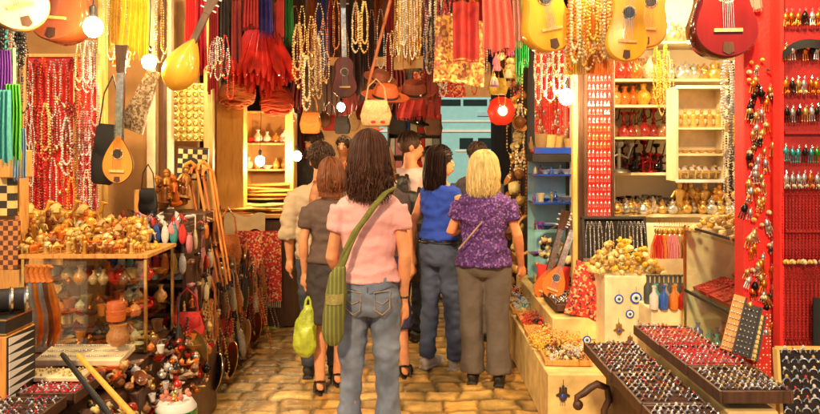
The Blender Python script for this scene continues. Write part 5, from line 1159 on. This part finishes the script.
# coloured tassels and coloured sand bottles left of the showcase
t = MB(); t.tube([P(654,226,4.0)-P(672,226,4.0), P(692,227,4.0)-P(672,226,4.0)], .005, 6); solid('rail', t, 'silver', 'thin rail carrying the coloured tassels', 'rail', P(672,226,4.0))
for i in range(15):
    c = ['orange','red','red','orange','red','pink','pink','pink','white','tan','red','orange','brown','dark red','gold'][i]; TAS.put(P(657+i*2.5, 228, 4.0-.03*(i%2)), (0,0,U(-1,1)), (.11,.11,.17), '%s silk tassel hanging left of the glass showcase' % c, 'silk tassels', CN[c])
counter('display_stand', 'glass and metal stand of coloured sand bottles beside the cream box', (1.37,3.97,.45), (1.62,4.2,.685), 'cream_plain', 'stand')
for i in range(9):
    c = ['white','turquoise','blue','grey','orange','tan','red','yellow','green'][i]; mb = MB(); BOT.put((1.38+i*.028, 3.96+.05*(i%2), .69), (0,0,0), (.09,.09,.12), '%s bottle, %s in the row beside the cream box' % (c, ['first','second','third','fourth','fifth','sixth','seventh','eighth','last'][i]), 'row of coloured bottles', CN[c])
for i in range(10): BOT.put((1.40+i*.027, 4.12, .69), (0,0,0), (.09,.09,.15), 'dark glass bottle standing behind the coloured bottles', 'dark bottles', (.08,.09,.08))
# leaning earring boards in the trays
def leanb(label, px, py, w, h, m, c, rot):
    t = thing('display_board', label, 'display board', P(px,py,2.95), rot); s = 2.95/700; MB().box((0,.006,h*s/2), (w*s,.012,h*s)).obj('panel', m, t, bev=.002)
    MB().box((w*s/2+.004,.006,h*s/2), (.008,.02,h*s)).obj('edge', 'black', t)
    for j in range(9):
        b = MB(); [b.ico((-w*s/2+.008+k*w*s/4.2, -.004, (j+.6)*h*s/9.6), .0055) for k in range(4)]; b.obj('earring_row', 'metal', t, color=CN[c])
leanb('orange-brown leaning board of small earrings in the upper ring tray', 726, 350, 11, 56, 'wood', 'white', (-.25,.22,-.5))
leanb('black leaning board of silver and gold chains beside the orange one', 741, 356, 15, 52, 'black', 'silver', (-.25,.2,-.5))
leanb('narrow gold leaning board nearest the red pillar', 751, 360, 9, 46, 'gold', 'gold', (-.25,.16,-.5))
# bright red pillar and dark red board
a = P(744,414,3.0); b = P(776,-40,3.0); mb = MB(); mb.b2((a.x,3.0,0),(b.x,3.09,b.z)); solid('red_pillar', mb, 'bright_red', 'bright red pillar covered in pinned earrings at right', 'pillar', bev=.004)
for i in range(110):
    c = R.choice(['gold','silver','orange','white','gold','black']); q = R.random(); px = 752+U(-4,14) if q < .7 else U(746,774); py = 60+i*2.5
    K, nm = R.choice([(ER,'earring'),(ER,'earring'),(SHELL2,'brooch')]); K.put(P(px,py,2.985), (0,U(-.4,.4),U(-.3,.3)), U(.9,1.5) if K is ER else U(.012,.02), '%s %s pinned on the bright red pillar' % (c, nm), 'trinkets on the red pillar', CN[c])
mb = MB(); k = 2.98/700; mb.b2((0,0,0),(20*k,.008,72*k)); solid('red_card', mb, 'stud_red', 'red card of white stud earrings low on the red pillar', 'display card', P(753,382,2.98))
a = P(781,372,2.9); b = P(860,-40,2.9); mb = MB(); mb.b2((a.x,2.9,a.z),(b.x+.15,2.93,b.z)); o = solid('red_display_board', mb, 'dark_red_board', 'dark red board of hanging earrings at the right edge', 'display board')
for x in (781,): mb = MB(); mb.b2((a.x-.012,2.885,a.z),(a.x+.004,2.94,b.z)); mb.obj('edge_strip', 'bright_red', o)
for py in (134, 232): mb = MB(); mb.b2((a.x+.01,2.885,P(0,py,2.9).z),(b.x,2.899,P(0,py,2.9).z+.012)); mb.obj('batten', 'dark_red_board', o)
for ri, py in enumerate((10,44,78,106,146,172)):
    for i in range(8):
        c = R.choice(['white','silver','gold','silver','black','orange']) if ri != 4 else R.choice(['green','black','turquoise']); ER.put(P(786+i*6.3+U(-1,1), py+U(-1,1), 2.88), (0,U(-.1,.1),U(-.3,.3)), (1.1,1,1.35), '%s earring in the %s row of the dark red board' % (c, ['top','second','third','fourth','fifth','sixth'][ri]), 'earrings on the dark red board', CN[c])
        if ri in (0,2,5): SHELL2.put(P(787+i*6.3, py+14, 2.875), (0,0,U(-1,1)), .013, '%s pendant under the %s row of the dark red board' % (c, ['top','second','third','fourth','fifth','sixth'][ri]), 'pendants on the dark red board', CN[c])
for i in range(15): NK[2].put(P(784+i*3.4, 184, 2.885), (0,0,U(-.2,.2)), (.25,1,.62), 'red strand low on the dark red board', 'red strands on the dark red board', (.45,.02,.02))
for i in range(13): NK[2].put(P(785+i*4, 268, 2.885), (0,0,U(-.2,.2)), (.25,1,.60), 'red strand in the dark board\'s lowest row', 'lowest red strands', (.5,.03,.02))
for i in range(8): c = R.choice(['gold','cream','silver']); SHELL2.put(P(785+i*6, 262, 2.875), (0,0,U(-1,1)), U(.015,.022), '%s pendant above the lowest red strands' % c, 'pendants above the lowest strands', CN[c])
mb = MB(); mb.sheet(lambda u, v: (u*.24, .012*math.sin(u*9), .09*u+.02*math.sin(u*6)+.035*v), 14, 3, .004); solid('black_scarf', mb, 'cloth', 'black cloth strip slung diagonally over the dark red board', 'scarf', P(783,60,2.86), color=(.02,.02,.02))
mb = MB(); mb.sheet(lambda u, v: (u*.05, .01*math.sin(u*9), v*.22), 6, 6, .004); solid('black_cloth', mb, 'cloth', 'black cloth hanging at the right edge above the black ring board', 'cloth', P(813,352,2.84), color=(.02,.02,.02))
# black ring board lower right
t = thing('ring_board', 'black board of assorted rings with a wooden edge at lower right', 'display board', P(781,424,2.62), (-.12,0,0)); s = 2.62/700
MB().box((.13,.01,.14), (.24,.02,.26)).obj('panel', 'black_velvet', t); MB().box((.002,.008,.14), (.012,.03,.27)).obj('frame', 'pale_wood', t); MB().box((.13,.008,.276), (.25,.03,.01)).obj('frame', 'pale_wood', t)
T = TR(t.location, (-.12,0,0)) if True else None
for j in range(7):
    for i in range(6):
        c = R.choice(['red','white','silver','silver','gold','black']); p = T @ Vector((.028+i*.035, -.004, .26-j*.036)); RING.put(p, (0,U(-.4,.4),U(-.4,.4)), U(1.3,1.9), '%s-stoned ring on the black board at lower right' % c, 'rings on the black board', CN[c])
# guitars at the top right
guitar('guitar', 'dark red sunburst guitar hanging at the top right', 'guitar', P(728,58,2.9), (-.03,-.02,.05), .44, (.12,.008,.004), (.20,.010,.005), w=.285, neck=.5, deep=.09)
guitar('guitar', 'yellow guitar with black guard, leftmost at upper right', 'guitar', P(556,52,3.9), (0,-.22,.25), .5, (.85,.42,.03), (.88,.47,.04), w=.30, neck=.5, deep=.09)
guitar('guitar', 'bright yellow guitar in front of the bulb at upper right', 'guitar', P(626,62,3.7), (0,.06,-.1), .42, (.9,.48,.03), (.92,.52,.04), w=.22, neck=.4, deep=.08)
guitar('guitar', 'golden guitar half behind the bright yellow one', 'guitar', P(645,48,3.95), (0,.12,-.3), .42, (.8,.4,.03), (.85,.42,.03), w=.22, neck=.4, deep=.08)
for i in range(16):
    c = R.choice(['orange','orange','gold','yellow','red']); TAS.put(P(571+(i%8)*5+U(-1,1), 5+(i//8)*34, 4.0+U(-.1,.1)), (0,0,U(-2,2)), (.10,.10,.20), '%s tassel in the bunch between the yellow guitars' % c, 'tassels between the yellow guitars', CN[c])
for i in range(14):
    c = R.choice(['gold','yellow','orange','cream']); NK[R.choice([0,4])].put(P(567+i*4.2, -18+U(-6,20), 3.9+U(-.1,.1)), (0,0,U(-1,1)), (.9,1,.95), '%s bead rope in the bunch between the yellow guitars' % c, 'bead ropes between the yellow guitars', CN[c])
for i in range(6): NK[4].put(P(656+i*3,45+i%3*8,4.9), (0,0,U(-1,1)), (.5,1,.9), '%s bead rope in front of the white shelves' % ['yellow','yellow','gold','yellow','cream','gold'][i], 'yellow bead ropes by the shelves', CN[['yellow','yellow','gold','yellow','cream','gold'][i]])
for i in range(26):
    c = R.choice(['white','silver','black','cream','grey']); NK[1 if i%2 else 3].put(P(538+(i%7)*6, 44+(i//7)*10, 4.6+.05*(i%3)), (0,0,U(-.8,.8)), (.9,1,.6), '%s shell chain above the red curtain' % c, 'shell chains above the curtain', CN[c])
SCF[1].put(P(752,-30,2.95), (0,0,.1), (.10,.08,.16), 'pink cloth folded over the top of the red pillar', None, (.85,.2,.15))
# ================================================================ CENTRE, HANGING
def scarf(i, px, py, Y, w, h, c, label, rot=0, name='scarf'):
    k = Y/700; return SCF[i].put(P(px,py,Y), (0,0,rot), (w*k, .16*w/30+.04, h*k/1.06), label, None, c)
S = [(0,190,-20,4.5,13,92,(.8,.03,.03),'long bright red scarf right of the teardrop lute'),(1,201,-10,4.6,12,82,(.7,.02,.05),'second bright red scarf right of the teardrop lute'),
 (0,213,-20,4.8,12,118,(.3,.01,.02),'dark red scarf hanging beside the black one'),(1,225,-20,5.0,10,108,(.03,.02,.02),'black scarf between the red ones'),
 (1,236,-30,5.2,12,96,(.3,.02,.02),'maroon scarf above the rope bundles'),(0,251,-40,5.6,16,70,(.45,.03,.03),'wine red scarf left of the pepper bunch'),
 (1,266,-30,5.8,14,66,(.05,.03,.25),'dark blue scarf above the pepper bunch'),(0,279,-40,5.9,12,80,(.5,.04,.03),'brick red scarf right of the pepper bunch'),
 (1,289,-30,6.0,10,74,(.03,.22,.04),'dark green scarf above the white strings'),(0,300,-40,6.4,12,70,(.10,.05,.04),'brown scarf behind the white strings'),
 (1,322,-30,6.2,16,100,(.04,.04,.16),'navy scarf left of the dark guitar'),(0,337,-30,6.4,13,86,(.16,.05,.03),'dark brown scarf behind the dark guitar'),
 (1,355,-30,6.8,20,130,(.10,.06,.05),'dark net cloth right of the dark guitar'),(0,368,-20,6.6,12,110,(.10,.05,.05),'grey-brown cloth left of the hat'),
 (0,404,-30,5.6,13,95,(.55,.32,.12),'tan fringe scarf above the orange hat'),(1,432,-10,6.2,14,120,(.28,.04,.03),'dark maroon cloth left of the gold brocade'),
 (0,447,-10,6.4,18,100,(.12,.07,.04),'dark cloth behind the gold brocade'),
 (2,513,-14,4.6,19,60,(.72,.66,.66),'grey striped scarf next to the pink one'),(2,497,-16,4.5,34,70,(1.0,.42,.42),'pink and red striped scarf at top centre'),
 (0,524,-10,4.9,10,75,(.04,.55,.10),'bright green scarf at top centre'),(1,519,-20,5.0,8,100,(.06,.35,.08),'dark green scarf behind the bright green one'),
 (0,531,-10,5.2,8,160,(.04,.03,.03),'black scarf right of the green one'),(0,420,85,6.6,46,34,(.55,.05,.04),'red cloth swag under the beads in the middle')]
for s in S: scarf(*s[:7], s[7], U(-.3,.3))
def panelcloth(label, px, py, Y, w, h, m, rot, col=(1,1,1), trim=None):
    k = Y/700; mb = MB(); mb.sheet(lambda u, v: ((u-.5)*w*k, .025*math.sin(u*11+px)+.015*math.sin(v*6), -v*h*k+.03*k*w*math.sin(u*5)), 26, 16, .008)
    o = solid('textile', mb, m, label, 'textile', P(px,py,Y), rot, color=col)
    if trim:
        b = MB(); b.sheet(lambda u, v: ((u-.5)*w*k, .025*math.sin(u*11+px)-.008, -h*k*(.78+.2*v)+.03*k*w*math.sin(u*5)), 26, 4, .004); b.obj('border', trim, o, color=(1,1,1))
    return o
panelcloth('brown and gold brocade cloth with bright lower border', 462, 18, 5.5, 52, 66, 'gold_brocade', (0,.05,.1), trim='gold')
panelcloth('smaller dark brown brocade panel in front of the gold one', 466, 2, 5.3, 26, 60, 'dark_red_board', (0,0,0), trim='gold_brocade')
panelcloth('red cloth edge hanging behind the bright hats', 438, 70, 6.3, 50, 28, 'kilim', (0,-.1,0))
for i in range(26):
    px = 292+i*9; c = R.choice(['maroon','orange','wine red','navy','bright red','rust']); scarf(i%2, px+U(-3,3), -30, 6.9+U(-.2,.5), U(8,14), U(60,130), {'maroon':(.35,.03,.03),'orange':(.85,.32,.04),'wine red':(.5,.03,.05),'navy':(.05,.04,.25),'bright red':(.75,.04,.03),'rust':(.6,.17,.04)}[c], '%s cloth hanging in the overhead rows of the alley' % c, U(-.5,.5))['group'] = 'cloths in the overhead rows'
for i in range(30):
    c = R.choice(['cream','red','gold','brown','orange','white']); NK[R.randrange(5)].put(P(296+i*7+U(-4,4), 10+U(-30,45), 6.0+U(-.3,.3)), (0,0,U(-1,1)), (1,1,1), '%s bead chain in the overhead tangle of the alley' % c, 'bead chains in the overhead tangle', CN[c])
# hats, guitars, bags in the middle
def hat(label, px, py, Y, w, col, tilt):
    s = w*Y/1400; t = thing('hat', label, 'hat', P(px,py,Y), tilt, sc=s); MB().lathe([(.62,0),(.60,.35),(.5,.62),(.25,.68),(.001,.66)], 20).obj('crown', 'leather', t, color=col)
    MB().lathe([(.6,.02),(.85,-.02),(1.05,.10),(1.05,.13),(.82,.02),(.6,.06)], 24, mod=lambda a, z: 1+.1*math.cos(a*4*math.pi)).obj('brim', 'leather', t, color=col)
    MB().lathe([(.63,.04),(.635,.1),(.62,.16)], 20).obj('band', 'black', t); b = MB(); b.lathe([(.001,0),(.09,0),(.001,.04)], 8, (0,-.64,.1), (math.pi/2,0,0)); b.obj('badge', 'silver', t)
hat('orange-red felt hat with dark band in the middle', 385, 98, 5.6, 42, (.8,.16,.04), (.35,.1,.1))
hat('brown hat tilted behind the orange one', 414, 94, 6.2, 40, (.5,.10,.04), (.4,-.2,.5))
hat('black hat hanging low on the right of the yellow bag', 413, 122, 6.8, 30, (.02,.02,.02), (.3,.2,.5))
hat('grey and orange hat above the felt hat', 380, 80, 5.9, 30, (.45,.12,.05), (.5,.3,0))
def handpaint(t):  # yellow shoulder bag with painted motif
    pass
BAG.put(P(376,100,5.3), (0,0,.05), (.24,.2,.20), 'yellow-orange leather bag hanging under the orange hat', None, (.95,.55,.25))
mb = MB(); 
for s in (-1,1): mb.ell((s*.035,-.0,0), (.02,.006,.012), 8, 5)
mb.tube([(-.04,0,-.05),(0,0,-.062),(.04,0,-.05)], .006, 5)
solid('painted_motif', mb, 'red_cloth', 'small red motif patches on the yellow-orange bag', 'motif', P(378,122,5.18))
rod('cord', 'orange cord running up from the orange hat', 'cord', P(368,86,5.4), P(393,-10,5.4), .012, 'leather', (.6,.15,.04))
guitar('guitar', 'dark brown guitar with pale neck hanging in the middle', 'guitar', P(345,98,6.0), (0,-.02,.2), .36, (.10,.02,.012), (.14,.03,.015), w=.22, neck=.42, deep=.08)
for i in range(18):
    c = R.choice(['cream','tan','white','brown','gold']); NK[R.choice([0,1,3,4])].put(P(297+i*1.6+U(-4,4), 8+U(-6,50), 5.4+U(-.1,.2)), (0,0,U(-1,1)), (1,1,1), '%s knotted string of charms left of the dark guitar' % c, 'charm strings left of the dark guitar', CN[c])
for i in range(14):
    c = R.choice(['cream','yellow','white','tan']); NK[R.choice([0,2])].put(P(397+i*1.7, -20+U(-6,24), 5.4+U(-.1,.1)), (0,0,U(-1,1)), (.6,1,.95), '%s bead string above the orange hat' % c, 'bead strings above the orange hat', CN[c])
for i in range(22):
    c = R.choice(['red','brown','cream','dark red','black','white']); NK[R.choice([1,3,4])].put(P(416+i*1.7, -8+U(-6,34), 5.8+U(-.2,.2)), (0,0,U(-1,1)), (1,1,1), '%s bead string left of the gold brocade' % c, 'bead strings left of the brocade', CN[c])
for i in range(10):
    c = R.choice(['white','red','dark red','silver']); NK[R.choice([0,3])].put(P(208+i*2.5, 38+U(-6,20), 4.6), (0,0,U(-1,1)), (.8,1,.7), '%s ring chain hanging in front of the dark red scarves' % c, 'ring chains by the red scarves', CN[c])
for i in range(10):
    c = R.choice(['pink','white','cream','purple','yellow']); (TAS if i%2 else SHELL2).put(P(493+U(0,18), 52+U(0,26), 5.6), (0,0,U(-1,1)), .09 if not i%2 == 0 else .05, '%s little ornament under the pink striped scarf' % c, 'ornaments under the pink scarf', CN[c])
BAG.put(P(498,78,5.8), (0,0,.05), (.17,.2,.14), 'yellow cloth bag above the glowing red lantern', None, (.9,.55,.06))
t = thing('lantern', 'round red lantern glowing beside the gourd post', 'lantern', P(501,111,6.0)); MB().lathe([(.04,-.12),(.09,-.09),(.12,0),(.09,.09),(.04,.12)], 18, mod=lambda a, z: 1+.03*math.cos(a*2*math.pi*9)).obj('shade', 'red_lamp', t); MB().ell((-.0,-.11,-.005), .038, 12, 8).obj('bulb', 'globe_dim', t)
# small things in the dark middle: masks, sign, caps
for i in range(12):
    K, nm = [(BAG,'shoulder bag'),(POUCH,'pouch'),(BAG,'satchel')][i%3]; c = ['orange','brown','red','black','tan','dark red','brown','orange','black','red','tan','brown'][i]
    K.put(P(310+i*11+U(-4,4), 104+U(-8,14), 7.4+U(-.4,.4)), (0,0,U(-.5,.5)), U(.16,.24), '%s %s hanging above the far people' % (c, nm), 'bags above the far people', CN[c])
for i in range(8): SCF[i%3].put(P(300+i*16,60+U(-5,10),8.6), (0,0,U(-.5,.5)), (.3,.15,.6), '%s far scarf in the dark middle of the alley' % ['maroon','brown','grey','dark red','black','brown','maroon','grey'][i], 'far scarves', [(.25,.02,.02),(.12,.06,.03),(.12,.1,.1),(.25,.02,.02),(.03,.02,.02),(.15,.07,.03),(.25,.03,.03),(.12,.1,.1)][i])
# far stalls on both sides
for i in range(9):
    y = 9.7+i*.35; SCF[i%2].put((-1.82, y, 2.7-.1*(i%3)), (0,0,1.5), (.45,.2,1.5), '%s cloth hanging on the far left wall' % ['red','brown','orange','blue','maroon','tan','red','grey','brown'][i], 'cloths on the far left wall', [CN['red'],CN['brown'],CN['orange'],CN['blue'],CN['dark red'],CN['tan'],CN['red'],CN['grey'],CN['brown']][i])
    BAG.put((-1.75, y+.2, 1.3), (0,0,1.4), (.3,.3,.35), '%s bag hanging on the far left wall' % ['tan','black','red','brown','orange','cream','black','tan','red'][i], 'bags on the far left wall', CN[['tan','black','red','brown','orange','cream','black','tan','red'][i]])
counter('far_counter', 'dark far counter along the left wall', (-1.9,9.6,0), (-1.3,12.5,.9), 'dark_wood')
t = shelf_unit('magazine_stand', 'far rack of pale printed cards between the heads', -.30, .42, 9.3, 9.6, [.6,1.2,1.5,1.8,2.05], 'dark_wood', 'dark_wood')
for z in (1.21,1.51,1.81):
    for i in range(7): mb = MB(); mb.b2((-.045,0,0),(.045,.01,.22)); solid('printed_card', mb, 'cloth', '%s card standing on the far rack' % ['white','pink','blue','cream','red','white','grey'][i], 'card', (-.25+i*.1,9.34,z), (-.1,0,0), group='cards on the far rack', color=CN[['white','pink','blue','cream','red','white','grey'][i]])
# pale blue van at the end of the alley
def van():
    Yv = 17.0; k = Yv/700; c = P(478,0,Yv); t = thing('van', 'pale blue van parked across the far end of the alley', 'van', (c.x, Yv, 0)); zt = P(0,97,Yv).z; zb = .35
    b = MB(); b.loft([[(x*1.0, y, z) for x, z in ((-2.4,zb),(2.6,zb),(2.6,1.2),(2.45,zt-.1),(2.3,zt),(-2.2,zt),(-2.4,zt-.15))] for y in (0,1.9)]); b.obj('body', 'car_blue', t, bev=.05)
    z1 = P(0,106,Yv).z; z0 = P(0,119,Yv).z
    for x0, x1 in ((-1.0,-.42),(-.36,.22),(.28,.86)): mb = MB(); mb.b2((x0,-.006,z1+.0),(x1,.02,zt-.06)); mb.obj('window', 'car_glass', t)
    for z, h in ((P(0,122,Yv).z,.035),(P(0,132,Yv).z,.05)): mb = MB(); mb.b2((-2.38,-.025,z),(2.58,0,z+h)); mb.obj('trim_strip', 'white', t)
    mb = MB(); mb.b2((-.02,-.03,P(0,116,Yv).z),(.28,0,P(0,112,Yv).z)); mb.obj('side_marker', 'lblue', t)
    for x0, x1 in ((-.45,-.12),(0,.42),(.5,.8)): 
        mb = MB(); mb.b2((x0,-.008,P(0,149,Yv).z),(x1,.02,P(0,138,Yv).z)); f = mb.obj('window', 'car_glass', t)
    mb = MB(); mb.b2((-.55,-.02,P(0,150,Yv).z-.04),(.95,0,P(0,150,Yv).z)); mb.obj('window_ledge', 'white', t)
    for x in (-1.6,1.7): 
        w = MB(); w.lathe([(.001,0),(.32,0),(.36,.05),(.36,.18),(.001,.2)], 20, (x,0,.36), (math.pi/2,0,0)); wo = w.obj('wheel', 'rubber', t); r_ = MB(); r_.lathe([(.001,0),(.2,0),(.18,.03),(.001,.03)], 16, (x,-.2,.36), (math.pi/2,0,0)); r_.obj('rim', 'silver', wo)
van()
tag(STUFFRING.obj('rings', ['silver','red_cloth','black','blue','wood','white','gold']), 'mass of small rings standing in the rows of the ring trays', 'rings', None, 'stuff') if False else None
STUFFRING.T = Matrix.Identity(4)
mat('st_red', (.6,.02,.02), .15, coat=.6); mat('st_brown', (.55,.2,.05), .2, coat=.6)
tag(STUFFRING.obj('rings', ['silver','st_red','black','blue','st_brown','white','gold'], smooth=False), 'mass of small rings standing in the foam rows of the trays', 'rings', None, 'stuff')
for o in list(bpy.data.objects):
    if o.name.startswith('seashell') and 'seashell' not in o.get('label', ''):
        w = [x for x in ('pendant','brooch','gourd','flower','ornament','trinket','shell','bread','figurine','cowrie') if x in o['label']]
        o.name = w[0] if w else 'trinket'; o['category'] = w[0] if w else 'trinket'
# unused prototypes go
for K in [v for v in globals().values() if isinstance(v, Kind)]+NK+SCF:
    if not K.used:
        for ch in list(K.o.children): bpy.data.objects.remove(ch)
        bpy.data.objects.remove(K.o)

# labels: things that would share one are told apart by where they hang or lie among their like
bpy.context.view_layer.update()
def px_of(o): w = o.matrix_world.translation; return (410+700*w.x/max(.5, w.y), 148-700*(w.z-1.6)/max(.5, w.y))
ORD = ['first','second','third','fourth','fifth','sixth','seventh','eighth','ninth','tenth','eleventh','twelfth']
NUM = ['zero','one','two','three','four','five','six','seven','eight','nine','ten','eleven','twelve']
def words(s): return len(s.split())
def tell_apart(objs, base, depth=0):
    n = len(objs)
    if n < 2: 
        for o in objs: o['label'] = base
        return
    ps = {o: px_of(o) for o in objs}; xs = [p[0] for p in ps.values()]; ys = [p[1] for p in ps.values()]
    horiz = (max(xs)-min(xs)) >= (max(ys)-min(ys))
    if n <= 12:
        so = sorted(objs, key=lambda o: ps[o][0 if horiz else 1])
        for i, o in enumerate(so):
            l = '%s, %s of %s from the %s' % (base, ORD[i], NUM[n], 'left' if horiz else 'top')
            if words(l) > 16: l = '%s, %s from %s' % (base, ORD[i], 'left' if horiz else 'top')
            o['label'] = l if words(l) <= 16 else base
        return
    if depth >= 2 or words(base) > 14:
        for o in objs: o['label'] = base
        return
    so = sorted(objs, key=lambda o: ps[o][0 if horiz else 1]); k = 3; nm = ('left','centre','right') if horiz else ('upper','middle','lower')
    for i in range(k): tell_apart(so[i*n//k:(i+1)*n//k], base+', '+nm[i]+' part', depth+1)
by = {}
for o in bpy.data.objects:
    if 'label' in o and o.parent is None and 'group' in o: by.setdefault((o['group'], o['label']), []).append(o)
for (g_, l_), os_ in by.items():
    if len(os_) > 1: tell_apart(os_, l_)
